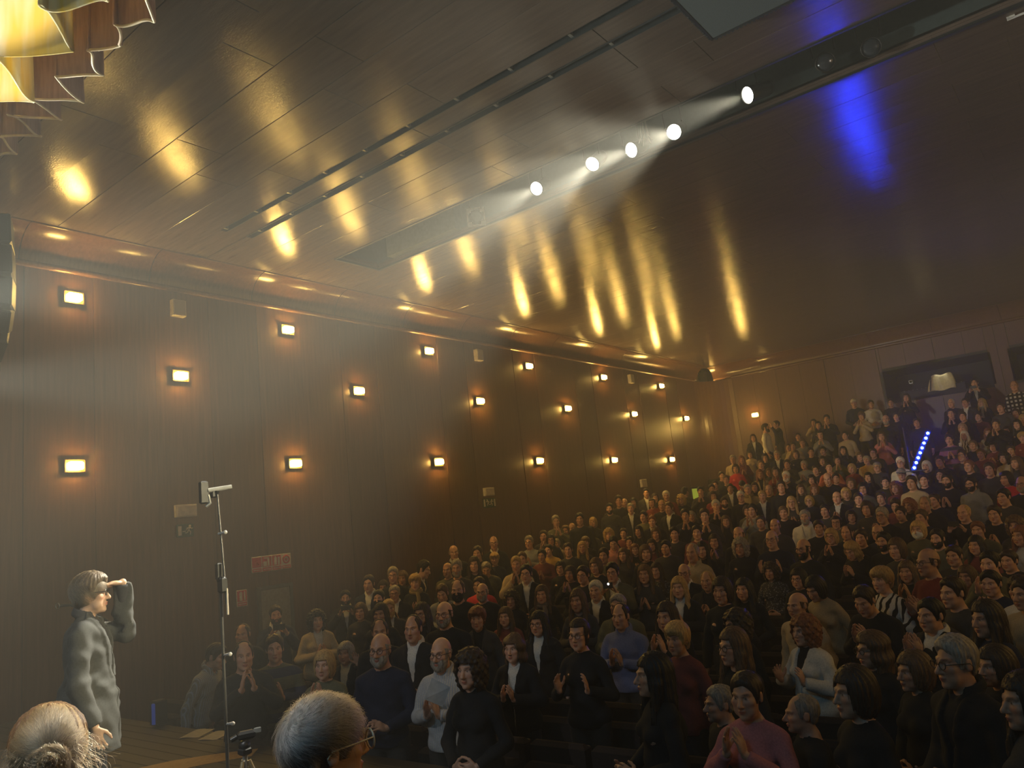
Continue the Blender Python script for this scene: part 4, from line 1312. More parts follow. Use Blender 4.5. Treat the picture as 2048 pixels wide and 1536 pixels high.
def parse():
    out = []
    for ln in PEOPLE.strip().splitlines():
        w = ln.split(); x, y = float(w[0]), float(w[1]); hair, top, pose = w[2], w[3], w[4]
        ex, yaw, pat = '', None, None
        for e in w[5:]:
            if e[0] == 'Y': yaw = float(e[1:])
            elif e[0] == 'P': pat = e[1:]
            else: ex += e
        out.append((x, y, (hair[0], hair[1], top[0], top[1], top[2] if len(top) > 2 else None, pose, ex, pat), yaw))
    return out
PERF = on_y(190, 1143, 2.08)
crowd = sorted(parse(), key=lambda q: -q[1])
placed = [[] for _ in range(NROW)]
def footprint(p, q):
    return (p - q)
for x, y, rec, yawo in crowd:
    d = ray(x, y); best = None
    h0 = 1.76 if rec_sex(rec) == 'm' else 1.65
    lean = math.radians(19) if 'L' in rec[6] else 0.0
    if rec[2] == 'x': h0 = 1.3
    for r in range(NROW):
        yy = ROWY[r]; p = d * (yy / d[1]); h = (p[2] - ROWZ[r]) / math.cos(lean)
        cost = ((h - h0) / .07) ** 2 + (40 if h < 1.40 else 0) + (40 if h > 1.98 else 0) + (300 * max(0, XL + .38 - p[0]) if p[0] < XL + .38 else 0)
        for q in placed[r]:
            ov = .47 - abs(q['hx'] - p[0])
            if ov > 0: cost += 1.5 + ov * 32
        for rr_ in range(r, NROW):          # nobody with a higher head stands in front of a lower one
            for q in placed[rr_]:
                if abs(q['px'][0] - x) < 55 * 7 / (ROWY[rr_] + 2.5) and q['px'][1] > y + 14: cost += 14 if rr_ > r else 5
        if best is None or cost < best[0]: best = (cost, r, p, h)
    cost, r, p, h = best
    yy = ROWY[r] + random.uniform(-.05, .05); p = d * (yy / d[1]); h = (p[2] - ROWZ[r]) / math.cos(lean)
    tx, ty = (-3.4, 1.2)
    if p[0] > -3.2: tx = -4.6
    yaw = math.atan2(tx - p[0], -(ty - p[1])) + random.gauss(0, .13)
    if yawo is not None: yaw = math.atan2(0 - p[0], -(0 - p[1])) + math.radians(yawo)
    off = np.array([math.sin(yaw), -math.cos(yaw)]) * math.sin(lean) * h
    P = dict(x=p[0] - off[0], y=p[1] - off[1], z=ROWZ[r], h=h, yaw=yaw, lean=lean, hx=p[0], row=r, rec=rec, cost=cost, px=(x, y))
    P['w'] = float(np.clip((h0 / h) ** .5, .92, 1.10)) * random.uniform(.97, 1.04)
    placed[r].append(P)
# stagger neighbours that stand shoulder to shoulder: one steps half a pace forward, the next back
for r, row in enumerate(placed):
    row.sort(key=lambda P: P['hx'])
    prev, side = None, 1
    for P in row:
        dy = 0.0
        if prev is not None and P['hx'] - prev['hx'] < .44:
            side = -side; dy = .21 * side
            if prev.get('dy', 0) == 0: prev['dy'] = -dy * .8
        else: side = 1
        P['dy'] = dy; prev = P
    for P in row:
        if P['dy']:
            d = ray(*P['px']); y2_ = ROWY[r] + P['dy']; p = d * (y2_ / d[1]); ox, oy = P['x'] - P['hx'], 0
            h = (p[2] - ROWZ[r]) / math.cos(P['lean']); off = np.array([math.sin(P['yaw']), -math.cos(P['yaw'])]) * math.sin(P['lean']) * h
            P.update(x=p[0] - off[0], y=p[1] - off[1], h=h, hx=p[0])
def move_to(P, y):                       # keep the head on its sight line while stepping to another depth
    d = ray(*P['px']); p = d * (y / d[1]); r = P['row']; h = (p[2] - ROWZ[r]) / math.cos(P['lean'])
    off = np.array([math.sin(P['yaw']), -math.cos(P['yaw'])]) * math.sin(P['lean']) * h
    P.update(x=p[0] - off[0], y=p[1] - off[1], h=h, hx=p[0], hy=p[1])
for r in range(NROW):                    # nobody stands inside the left wall
    for P in list(placed[r]):
        move_to(P, ROWY[r] + P['dy'])
        edge = XL + .36 + max(0, P['hx'] - P['x'])
        if P['hx'] < edge:
            d = ray(*P['px']); y_ = d[1] * edge / d[0]; r2 = int(np.argmin([abs(v - y_) for v in ROWY])); P['row'] = r2; P['z'] = ROWZ[r2]; move_to(P, y_)
            if r2 != r: placed[r].remove(P); placed[r2].append(P)
every = [P for row in placed for P in row]
for it in range(5):                      # and nobody inside a neighbour
    for i, A_ in enumerate(every):
        for B_ in every[i + 1:]:
            if abs(A_['row'] - B_['row']) <= 1 and math.hypot(A_['hx'] - B_['hx'], A_['hy'] - B_['hy']) < .40:
                n_, f_ = (A_, B_) if A_['hy'] <= B_['hy'] else (B_, A_)
                if n_['hy'] > ROWY[n_['row']] - .36: move_to(n_, n_['hy'] - .05)
                if f_['hy'] < ROWY[f_['row']] + .36 and f_['hx'] > XL + .45: move_to(f_, f_['hy'] + .05)
# labels single each person out by clothing, pose and place counted from the left side wall
GN = {'j': 'jacket', 's': 'shirt', 'w': 'sweater'}
PATN = {'pinstripe': 'striped', 'band': 'banded', 'plaid': 'chequered', 'zebra': 'black-patterned', 'fleck': 'flecked', None: ''}
for r, row in enumerate(placed):
    row.sort(key=lambda P: P['hx'])
    for i, P in enumerate(row):
        hs, hcol, gt, gc, gu, pose, ex, pat = P['rec']
        it = (PATN[pat] + ' ' if pat else '') + GCOL[gc][0] + ' ' + GN[gt]
        if 'S' in ex: it += ' and scarf'
        elif 'M' in ex: it += ' and white face mask'
        elif 'K' in ex: it += ' and black face mask'
        elif 'G' in ex: it += ' and glasses'
        elif hs == 'k': it += ' and cap'
        po = {'r': 'leaning forward' if 'L' in ex else '', 'C': 'hands at face', 'p': 'filming', 'o': 'palms open', 'h': 'hands folded', 'v': 'hand raised', 'a': 'clapping low', 'c': 'clapping'}[pose]
        lab = 'person in %s%s, row %s, %s from left wall' % (it, ', ' + po if po else '', ORD[r + 1], ORD[i + 1])
        o = build_person(P, P['rec'], lab); P['obj'] = o
        if pose == 'p':
            s = P['h'] / 1.735
            t = thing('phone', 'black phone held up by the filming person %s from left wall in row %s' % (ORD[i + 1], ORD[r + 1]), 'phone', group='phones held up in the audience')
            q = Matrix.Translation(o.location) @ Matrix.Rotation(P['yaw'], 4, 'Z') @ Matrix.Rotation(P['lean'], 4, 'X')
            t.matrix_world = q @ Matrix.Diagonal((s * P['w'], s * P['w'], s, 1)) @ Matrix.Translation((0, -.365, 1.475)); 
            t.scale = (1, 1, 1)
            put('phone_case', PHONE, t); put('camera_lens', PCAM, t)
            if P['px'] in ((1223.0, 1124.0),):
                MB().lathe([(0, -.003), (.011, -.002), (.012, .002)], (.02, -.008, .018), 'y', 10).build('flash_lamp', emit('flash_glow', (1, .96, .85), 14), t)

# ================================================================== THEATRE SEATS, tipped up, in the front rows
M_SEAT = plain('seat_velvet', (.030, .022, .020), .9, var=.2, scale=120, bmp=.2, spec=.15)
M_SEATW = plain('seat_shell', (.022, .016, .013), .5)
SB_ = MB().box((0, .075, .70), (.50, .085, .48), .03, None).mesh('backrest', M_SEAT)
SS_ = MB().box((0, -.04, .62), (.47, .11, .40), .035).mesh('seat', M_SEAT)
SH_ = MB().box((0, .128, .66), (.48, .02, .52), .008).mesh('back_shell', M_SEATW)
SA_ = MB().box((0, -.09, .64), (.055, .32, .045), .012).mesh('armrest', M_SEATW)
SL_ = MB().box((0, -.02, .31), (.035, .12, .62), .006).box((0, -.02, .012), (.06, .3, .024), .004).mesh('side_frame', M_BLACKMETAL)
for r in range(0, 8):
    yy = ROWY[r] + .36
    x_hi = -.02 * yy + 0.2
    n = 0; x = -9.2
    while x < x_hi:
        n += 1
        t = thing('theatre_seat', 'dark tip-up theatre seat, %s from the left wall in row %s' % (ORD[n], ORD[r + 1]), 'seat', (x, yy, ROWZ[r]), 0, 'theatre seats of the front rows')
        put('backrest', SB_, t); put('seat', SS_, t); put('back_shell', SH_, t)
        put('armrest', SA_, t, (.272, 0, 0)); put('side_frame', SL_, t, (.272, 0, 0))
        if n == 1: put('armrest', SA_, t, (-.272, 0, 0)); put('side_frame', SL_, t, (-.272, 0, 0))
        x += .555

# ================================================================== PEOPLE ON STAGE, with combed hair strands
def hair_strand_mat(name, stops, rough=.32):
    m = bpy.data.materials.new(name); m.use_nodes = True; nt = m.node_tree; nt.nodes.clear()
    out = nt.nodes.new('ShaderNodeOutputMaterial'); h = nt.nodes.new('ShaderNodeBsdfHairPrincipled')
    h.parametrization = 'COLOR'; h.inputs['Roughness'].default_value = rough; h.inputs['Radial Roughness'].default_value = .45
    at = nt.nodes.new('ShaderNodeAttribute'); at.attribute_name = 'tone'
    r = ramp(nt, at.outputs['Fac'], stops); link(nt, r.outputs[0], h.inputs['Color']); link(nt, h.outputs[0], out.inputs['Surface']); return m
def strands(name, P, radius, tone, mat, parent):
    """P: n x k x 3 points in the parent's space"""
    n, k = P.shape[:2]; hc_ = bpy.data.hair_curves.new(name); hc_.add_curves([k] * n)
    hc_.attributes['position'].data.foreach_set('vector', P.astype(np.float32).ravel())
    ra = hc_.attributes.get('radius') or hc_.attributes.new('radius', 'FLOAT', 'POINT')
    ra.data.foreach_set('value', np.tile(np.linspace(1, .35, k) * radius, n).astype(np.float32))
    ta = hc_.attributes.new('tone', 'FLOAT', 'CURVE'); ta.data.foreach_set('value', np.clip(tone, 0, 1).astype(np.float32))
    hc_.materials.append(mat)
    o = bpy.data.objects.new(name, hc_); COL.objects.link(o); o.parent = parent; o['kind'] = 'stuff'; return o
SKC, SKR = HC + np.array([0, .018, .030]), np.array([.0745, .096, .092])
def sph(n, seed):
    g = np.random.default_rng(seed); u = g.normal(size=(n, 3)); return u / np.linalg.norm(u, axis=1, keepdims=True)
def on_skull(u, lift): return SKC + u * (SKR + .006 + lift)
def comb(u, pole, length, k, lift0, lift1, swirl=0.0, toward=False, jit=.25, seed=0, clump=0.0):
    """walk from each scalp direction u along great circles away from (or toward) a pole"""
    g = np.random.default_rng(seed); n = len(u); out = np.zeros((n, k, 3)); d0 = None; v = u.copy(); L = length if np.ndim(length) else np.full(n, length)
    J_ = g.normal(size=(n, 3)) * jit
    if clump: J_ = J_ + clump * np.stack([np.sin(u @ np.array(a) + i) for i, a in enumerate(((23, 17, 11), (-13, 21, 19), (15, -19, 22)))], 1)
    for i in range(k):
        s = i / (k - 1); lf = (lift0 + (lift1 - lift0) * s) if not callable(lift1) else lift1(s)
        out[:, i] = on_skull(v, np.broadcast_to(np.asarray(lf), (n,))[:, None])
        t = v - pole; t = t - v * (t * v).sum(1, keepdims=True)
        t /= np.linalg.norm(t, axis=1, keepdims=True) + 1e-6
        if toward: t = -t
        if swirl: t = t + swirl * np.cross(v, t)
        t = t + J_; t = t - v * (t * v).sum(1, keepdims=True); t /= np.linalg.norm(t, axis=1, keepdims=True) + 1e-6
        v = v + t * (L / (k - 1) / .09)[:, None]; v /= np.linalg.norm(v, axis=1, keepdims=True)
    return out
def hair_zone(u, kind='short', extra=.0):
    p = u * SKR + np.array([0, .018, .030]); return p[:, 2] > hairline(p[:, 1], LINES[kind]) + extra
def px_depth(px, py, D): return RW @ np.array([(px - CX) / F_PX * D, -(py - CY) / F_PX * D, -D])

# ---- the performer: grey coat, shading the eyes with the far hand
PX = {-1: dict(J(-1, (.218, .015, 1.075), (.232, -.085, .835), (.02, -.22, -1), (-1, -.1, 0)), curl=24),
      1: dict(J(1, (.165, -.185, 1.330), (.080, -.195, 1.645), (-.42, .80, .02), (-.1, .15, -.95)), curl=10)}
GP = (axis([(-.42, -.30, .012), (-.30, -.17, .0062), (-.17, -.10, .010), (-.10, .14, .0052), (.14, .42, .012)]), axis([(-.42, -.06, .0058), (-.06, .24, .009)]), axis([(-.01, .58, .024), (.58, .86, .0075), (.86, 1.40, .010), (1.40, 1.76, .0052)]))
GRIDS['performer'] = GP
bd_ = make_body('c', 'n', 77, grid='performer', extra=PX)
tp_ = make_tops('c', 'n', 77, extra=PX, hem=(.86, .66), grid=(axis([(-.40, .40, .0085)]), axis([(-.44, .26, .0085)]), axis([(.60, 1.70, .0090)])), coat=True)
for me in tp_.values():
    if not me.materials: me.materials.append(M_CLOTH)
top_ = on_y(177, 1141, 2.08)
hgt = top_[2] - STAGE; ps = hgt / 1.745
pa = math.atan2(.60, -.80)
perf = put('person', bd_, None, (top_[0], top_[1], STAGE), (0, 0, pa)); perf.scale = (ps * .93, ps * .93, ps); perf.color = (.60, .40, .28, 1)
tag(perf, 'performer in a grey coat on stage shading the eyes with one hand, facing the audience', 'person')
def kid(par, n, me, c, mat=None):
    o = put(n, me, par); o.color = (*c, 1)
    if not me.materials and mat: me.materials.append(mat)
    return o
kid(perf, 'shirt', tp_['shirt'], (.05, .05, .055)); kid(perf, 'coat', tp_['jacket'], (.066, .068, .067)); 
tf_ = make_trousers('f'); kid(perf, 'trousers', tf_, (.018, .018, .02), M_CLOTH)
hm_ = make_hair('crop', 3); ho = kid(perf, 'hair', hm_, (.10, .075, .05), M_HAIR)
put('glasses', make_glasses(), perf)
sh_ = MB()
for s in (1, -1):
    sh_.add(*[(lambda v, f: (v, f))([(s * .105 + x, y, z) for x, y, z in ((-.045, .08, 0), (.045, .08, 0), (.05, -.15, 0), (-.05, -.15, 0), (-.04, .07, .10), (.04, .07, .10), (.035, -.14, .055), (-.035, -.14, .055))], [(0, 1, 5, 4), (1, 2, 6, 5), (2, 3, 7, 6), (3, 0, 4, 7), (4, 5, 6, 7), (3, 2, 1, 0)])][0])
sh_.build('shoes', M_BLACKMETAL, perf)
u = sph(14000, 5); u = u[hair_zone(u, 'crop')]
pole = unit([.15, .45, .88])
P_ = comb(u, pole, .055, 6, .010, .019, .35, False, .28, 6)
g_ = np.random.default_rng(9)
strands('hair_strands', P_, .00055, g_.normal(.45, .2, len(u)), hair_strand_mat('performer_hair', [(0, (.05, .032, .02)), (.5, (.17, .115, .065)), (1, (.38, .27, .15))]), ho)

# ---- boom microphone just behind the performer
q = on_y(117, 1213, 2.75)
t = thing('boom_microphone', 'black microphone on a boom stand half hidden behind the performer', 'microphone', (q[0] + .10, q[1] + .28, STAGE))
zq = q[2] - STAGE
MB().tube([(0, 0, .02), (0, 0, zq - .12)], .012, 8).build('pole', M_BLACKMETAL, t)
MB().tube([(0, .1, zq - .2), (0, 0, zq - .12), (-.08, -.20, zq)], .009, 8).build('boom', M_BLACKMETAL, t)
MB().tube([(-.07, -.16, zq - .002), (-.10, -.28, zq + .004)], [.011, .013], 10).build('microphone_body', M_BLACKMETAL, t)
MB().torus(.022, .004, (-.105, -.285, zq + .004), Matrix.Rotation(PI / 2, 3, 'X') @ Matrix.Rotation(.3, 3, 'Y'), 16, 6).build('shock_ring', M_METAL, t)
MB().lathe([(.0, 0), (.15, 0), (.15, .02), (.02, .03), (0, .03)], (0, 0, 0), 'z', 20).build('foot', M_BLACKMETAL, t)

# ---- two seated musicians in front, seen from behind
LSIT = {s: (np.array([s * .095, .012, .93]), np.array([s * .115, -.43, .945]), np.array([s * .12, -.40, .52])) for s in (1, -1)}
def seated(label, px, py, D, yaw, sex, seed, hair_mesh, hair_col, garment, top_add, wx=1.0):
    top = px_depth(px, py, D); zf = STAGE - .43
    me = make_body('h', sex, seed, L=LSIT); 
    tp = make_tops('h', sex, seed)
    s = (top[2] - zf) / (1.722 + top_add)
    # keep the head its real size: scale about the floor of the seated body, then sink or lift the chair instead
    s = 1.0 if sex == 'm' else .97
    r = put('person', me, None, (0, 0, 0), (0, 0, yaw)); r.scale = (s * wx, s * wx, s); r.color = (.58, .37, .26, 1)
    hx = Matrix.Rotation(yaw, 3, 'Z') @ Vector((0, .01, 0))
    r.location = (top[0] - hx.x, top[1] - hx.y, top[2] - (1.722 + top_add) * s)
    tag(r, label, 'person')
    for m in tp.values():
        if not m.materials: m.materials.append(M_CLOTH)
    kid(r, 'sweater', tp['sweater'], garment)
    F = Field(axis([(-.27, .27, .014)]), axis([(-.53, .19, .014)]), axis([(.48, 1.03, .014)]))
    F.ell((0, .012, .945), (SEX[sex]['hip'] + .010, .130, .130), .05); legs(F, LSIT, .014, False); X, Y, Z = F.full(); F.D = np.maximum(F.D, .50 - Z).astype(np.float32)
    kid(r, 'trousers', mesh_np('trousers', *F.verts_faces(), None, True), (.02, .02, .022), M_CLOTH)
    ho_ = kid(r, 'hair', hair_mesh, hair_col, M_HAIR)
    seat_z = r.location[2] + .845 * s - STAGE
    ch = thing('concert_chair', 'black concert chair under the %s' % ('bun-haired musician' if sex == 'f' else 'grey-haired musician'), 'chair', (r.location[0], r.location[1], STAGE), yaw)
    MB().box((0, -.12, seat_z - .03), (.42, .42, .05), .02).build('seat', M_SEAT_ST, ch); MB().box((0, .16, seat_z + .30), (.40, .035, .26), .015).build('backrest', M_SEAT_ST, ch)
    for a, b in ((.18, .12), (-.18, .12)): MB().tube([(a, b, .0), (a, b, seat_z - .03), (a, .17, seat_z + .34)], .012, 8).build('leg', M_BLACKMETAL, ch)
    for a in (.18, -.18): MB().tube([(a, -.30, .0), (a, -.29, seat_z - .05)], .012, 8).build('leg', M_BLACKMETAL, ch)
    return r, ho_
M_SEAT_ST = plain('chair_black', (.015, .015, .016), .7)
def view_dir(px, py): d = ray(px, py); return unit([d[0], d[1], 0])
# woman with hair combed back into a tied bun
v1 = view_dir(95, 1450)
bm = make_hair('crop', 2)
wo, wh = seated('musician in a dark top seated with back to the view, hair tied in a bun', 97, 1412, 2.08, math.atan2(v1[0], -v1[1]), 'f', 91, bm, (.16, .09, .045), (.03, .03, .032), .016)
u = sph(26000, 21); tie = unit([0.02, .985, .08]); u = u[hair_zone(u, 'crop', -.006) & ((u @ tie) < .985)]
ang = np.arccos(np.clip(u @ tie, -1, 1)); L = np.minimum(ang * .09 * 1.02, .17)
g_ = np.random.default_rng(3); lf = g_.uniform(.006, .016, len(u))
P1 = comb(u, tie, L, 8, lf, lf + .002, 0.0, True, .05, 4, .22)
tone = .5 + .22 * np.sin(u @ np.array((31., 7., -23.))) + g_.normal(0, .15, len(u))
SM1 = hair_strand_mat('blonde_hair', [(0, (.09, .045, .02)), (.5, (.26, .145, .062)), (1, (.52, .36, .19))])
strands('combed_strands', P1, .00055, tone, SM1, wh)
# messy bun: loops around the tie and a loose tail below it
n = 6500; tc_ = on_skull(tie[None], .012)[0]
P2 = np.zeros((n, 9, 3)); a0 = g_.uniform(0, 2 * PI, n); rr = g_.uniform(.008, .050, n)
for i in range(9):
    s = i / 8; a = a0 + s * g_.normal(2.6, .6, n)
    P2[:, i] = tc_ + np.stack([np.cos(a) * rr * (1.1 - .3 * s), .012 + .030 * np.sin(PI * s) * (1.1 - rr / .06) + g_.normal(0, .003, n), -.012 + np.sin(a) * rr * .85 - .012 - .075 * s * (rr > .024) + g_.normal(0, .004, n)], 1)
strands('bun_strands', P2, .0006, g_.normal(.45, .25, n), SM1, wh)
n = 420; uu = sph(n * 3, 33); uu = uu[(np.abs(uu[:, 0]) > .55) & (uu[:, 2] < .35) & (uu[:, 1] > -.2)][:n]; n = len(uu)
P3 = np.zeros((n, 8, 3)); b0 = on_skull(uu, .006)
dirn = uu * np.array([1, .6, .2]) + np.array([0, .1, -1.2]) + g_.normal(0, .30, (n, 3))
for i in range(8): P3[:, i] = b0 + dirn * (.0075 * i) + np.stack([np.sin(i * 1.1 + a0[:n]) * .007 * i / 4, np.cos(i * .9 + a0[:n]) * .006 * i / 4, np.zeros(n)], 1)
strands('loose_strands', P3, .00042, g_.normal(.6, .2, n), SM1, wh)
# man with short grey hair growing out of a whorl, round spectacles
v2 = view_dir(640, 1450); rt = np.array([v2[1], -v2[0], 0]); fd = unit(v2 * .36 + rt * .93)
mh = make_hair('short', 4)
mo, mhh = seated('musician in a dark sweater and round glasses seated near the tripod, facing right', 630, 1392, 2.10, math.atan2(fd[0], -fd[1]), 'm', 93, mh, (.26, .245, .23), (.02, .02, .022), .014)
mg = MB(); rot = Matrix.Rotation(PI / 2, 3, 'X')
for s in (1, -1):
    mg.torus(.0255, .0030, (s * .034, HC[1] - .116, HC[2] - .002), rot, 22, 6)
    mg.tube([(s * .059, HC[1] - .113, HC[2] + .006), (s * .080, HC[1] - .05, HC[2] + .007), (s * .084, HC[1] + .015, HC[2] + .004), (s * .083, HC[1] + .03, HC[2] - .012)], .0024, 6)
mg.tube([(-.010, HC[1] - .117, HC[2] + .002), (0, HC[1] - .124, HC[2] + .006), (.010, HC[1] - .117, HC[2] + .002)], .0026, 6)
mg.build('glasses', plain('pale_horn', (.62, .55, .40), .25), mo)
u = sph(30000, 41); u = u[hair_zone(u, 'short', -.004)]
wh_ = unit([-.22, .72, .66]); g_ = np.random.default_rng(13)
L = np.clip(g_.normal(.060, .010, len(u)), .02, .09) * np.where(u[:, 2] < .0, .45, 1.0)
lift = (1 + .55 * np.sin(u @ np.array((29., -17., 21.)))) * np.where(u[:, 2] > .1, .013, .007) * g_.uniform(.6, 1.3, len(u)) * (1 + .9 * np.clip(-u[:, 1], 0, 1) * (u[:, 2] > .3))
P4 = comb(u, wh_, L, 7, .002, lift, .55, False, .16, 14, .40)
tone = np.clip(.16 + .80 * u[:, 2] + .10 * u[:, 1] + .12 * np.sin(u @ np.array((29., -17., 21.))) + g_.normal(0, .16, len(u)), 0, 1)
SM2 = hair_strand_mat('salt_pepper_hair', [(0, (.03, .027, .026)), (.35, (.10, .09, .085)), (.6, (.42, .39, .36)), (1, (.80, .77, .73))], .3)
strands('cropped_strands', P4, .00055, tone, SM2, mhh)

# ================================================================== BLUE LED BATTEN in the stair aisle
A = on_y(1855, 868, 17.6); B = on_y(1828, 937, 17.3)
A, B = Vector(A), Vector(B)
lb = thing('led_batten', 'leaning batten of eight glowing blue-white LED lamps in the aisle', 'lamp', (B + (B - A) * .09))
up = (A - B).normalized(); ln = (A - B).length
fw = Vector((-B.x, -B.y, 0)).normalized(); fw = (fw - up * fw.dot(up)).normalized(); sd_ = up.cross(fw)
Rm = Matrix((sd_, fw, up)).transposed().to_4x4()
M_LED = emit('led_lens', LED_BLUE, 1.0)
bm_ = MB().box((0, -.05, ln / 2 + .09), (.10, .09, ln + .18), .01).box((0, -.11, .5), (.03, .04, .9)); 
bm_.box((.052, .012, ln / 2 + .09), (.008, .10, ln + .18)).box((-.052, .012, ln / 2 + .09), (.008, .10, ln + .18))  # side flanges added to keep the blue off the left wall
o = bm_.build('housing', M_BLACKMETAL, lb); o.matrix_local = Rm
le = MB().lathe([(0, .016), (.016, .012), (.025, .0)], (0, 0, 0), 'y', 14).mesh('led_lens', M_LED)
for k in range(8):
    o = put('led_lens', le, lb); o.matrix_local = Rm @ Matrix.Translation((0, .002, .09 + ln * (k + .0) / 7))
o = MB().box((0, -.08, .01), (.5, .4, .02)).tube([(0, -.2, 0), (0, -.1, .9)], .015).build('foot', M_BLACKMETAL, lb)

# ================================================================== CONTROL ROOM behind the back wall opening
t = thing('mixing_desk', 'dark sloping mixing desk inside the control-room opening', 'desk', ((X1 + X2) / 2, YB + .55, Z1))
MB().box((-.2, 0, .12), (1.7, .55, .24), .02).build('body', M_DARK, t)
fd = MB()
for k in range(14): fd.box((-.95 + .115 * k, -.1, .25), (.03, .05, .02))
o = fd.build('faders', M_METAL, t)
p = on_y(1880, 757, YB + .35)
t = thing('cloth_cover', 'pale cream cover over equipment in the control-room opening', 'cover', (p[0], YB + .38, Z1 + .10))
cm_ = MB(); nx_, nz_ = 12, 8; vv = []
for i in range(nx_ + 1):
    for j in range(nz_ + 1):
        u = i / nx_; w = j / nz_; wdt = .72 - .22 * w ** 2
        vv.append(((u - .5) * wdt + .05 * w, -.16 * (1 - w * .6) + .018 * math.sin(14 * u + 3 * w), w * .46 + .02 * math.sin(9 * u)))
ff = [(i * (nz_ + 1) + j, (i + 1) * (nz_ + 1) + j, (i + 1) * (nz_ + 1) + j + 1, i * (nz_ + 1) + j + 1) for i in range(nx_) for j in range(nz_)]
nb_ = len(vv); vv += [(a, b + .22, c) for a, b, c in vv]
ff += [tuple(nb_ + q for q in f[::-1]) for f in ff]
for j in range(nz_):
    ff.append((j, j + 1, nb_ + j + 1, nb_ + j)); k = nx_ * (nz_ + 1); ff.append((k + j + 1, k + j, nb_ + k + j, nb_ + k + j + 1))
for i in range(nx_): ff.append((i * (nz_ + 1) + nz_, (i + 1) * (nz_ + 1) + nz_, nb_ + (i + 1) * (nz_ + 1) + nz_, nb_ + i * (nz_ + 1) + nz_))
cm_.add(vv, ff, True); cm_.build('cloth', plain('cream_canvas', (.62, .56, .34), .8), t)
MB().tube([(-.28, -.20, .02), (-.2, -.19, .42)], .018, 6).build('strap', M_DARK, t)
spot('desk_lamp', (p[0] + .1, YB + .25, Z2 - .05), (p[0], YB + .3, Z1 + .2), 5, 60, (1, .93, .7), radius=.03)
t = thing('video_camera', 'small video camera on a tripod inside the control-room opening', 'camera', tuple(on_y(1830, 800, YB + .5)[:2]) + (Z1,))
MB().box((0, 0, .50), (.10, .22, .11), .01).build('camera_body', M_METAL, t); MB().lathe([(.0, -.02), (.03, 0), (.035, .1), (.03, .12)], (0, -.2, .50), 'y', 12).build('lens_barrel', M_BLACKMETAL, t)
for a in (0, 2.1, 4.2): MB().tube([(0, 0, .44), (.2 * math.cos(a), .2 * math.sin(a), 0)], .012, 6).build('leg', M_BLACKMETAL, t)

# ================================================================== ON STAGE
def tripod_legs(t, h, r, rad, mat, n=3, a0=.4):
    for k in range(n):
        a = a0 + 2 * PI * k / n
        MB().tube([(0.02 * math.cos(a), 0.02 * math.sin(a), h), (r * math.cos(a), r * math.sin(a), .01)], [rad, rad * .8], 8).build('leg', mat, t)
# tall microphone stand
base = on_y(441, 1164, 2.55); bx_, by_ = base[0], base[1]
t = thing('microphone_stand', 'tall thin boom microphone stand with a pale microphone on top, rising beside the audience', 'stand', (bx_, by_, STAGE))
z_at = lambda py, px=441: on_y(px, py, 2.55)[2] - STAGE
M_ROD = plain('worn_rod', (.13, .13, .125), .35, .7)
zc = z_at(1160)
MB().tube([(0, 0, .3), (0, 0, zc)], .0095, 10).build('lower_tube', M_ROD, t)
MB().tube([(.035, .012, zc - .14), (.03, .01, zc - .01), (.02, 0.01, zc + .12), (.0, .0, z_at(980))], .0062, 10).build('boom_tube', M_ROD, t)
MB().lathe([(0, -.026), (.017, -.026), (.020, 0), (.017, .026), (0, .026)], (.012, 0, zc), 'x', 14).box((.02, .0, zc - .03), (.05, .035, .09), .01).box((-.015, 0, zc + .05), (.03, .03, .10), .008).build('boom_clamp', M_BLACKMETAL, t)
MB().tube([(.045, .012, zc - .05), (.045, .012, zc - .20)], .006, 8).build('counterweight_rod', M_PALE, t)
for zz in (z_at(1067), z_at(1310), z_at(1447)):
    m = MB().tube([(0, 0, zz), (.04, .010, zz + .004)], .007, 8).lathe([(0, -.008), (.010, -.008), (.012, 0), (.010, .008), (0, .008)], (.05, .012, zz + .004), 'x', 10)
    m.build('clutch_knob', plain('knob_white', (.45, .44, .41), .35), t)
tripod_legs(t, .34, .38, .011, M_BLACKMETAL)
mz = z_at(980)
MB().tube([(-.01, 0, mz - .03), (0, 0, mz + .0)], .014).box((-.02, -.01, mz - .015), (.035, .03, .05), .006).build('microphone_clip', M_BLACKMETAL, t)
ax = Vector((.42, .91, .0)).normalized()     # along the picture's horizontal here
def al(u, z): return (ax.x * u, ax.y * u, z)
MB().tube([al(-.05, mz + .005), al(.03, mz + .012), al(.085, mz + .018)], [.013, .014, .012], 10).build('microphone', plain('mic_silver', (.8, .8, .76), .3, .4), t)
MB().box(al(-.075, mz - .005), (.03, .045, .135), .008).build('windshield', M_BLACKMETAL, t)
MB().tube([al(-.05, mz - .02), al(-.04, mz - .07), al(-.065, mz - .09)], .010, 6).build('cable', M_METAL, t)

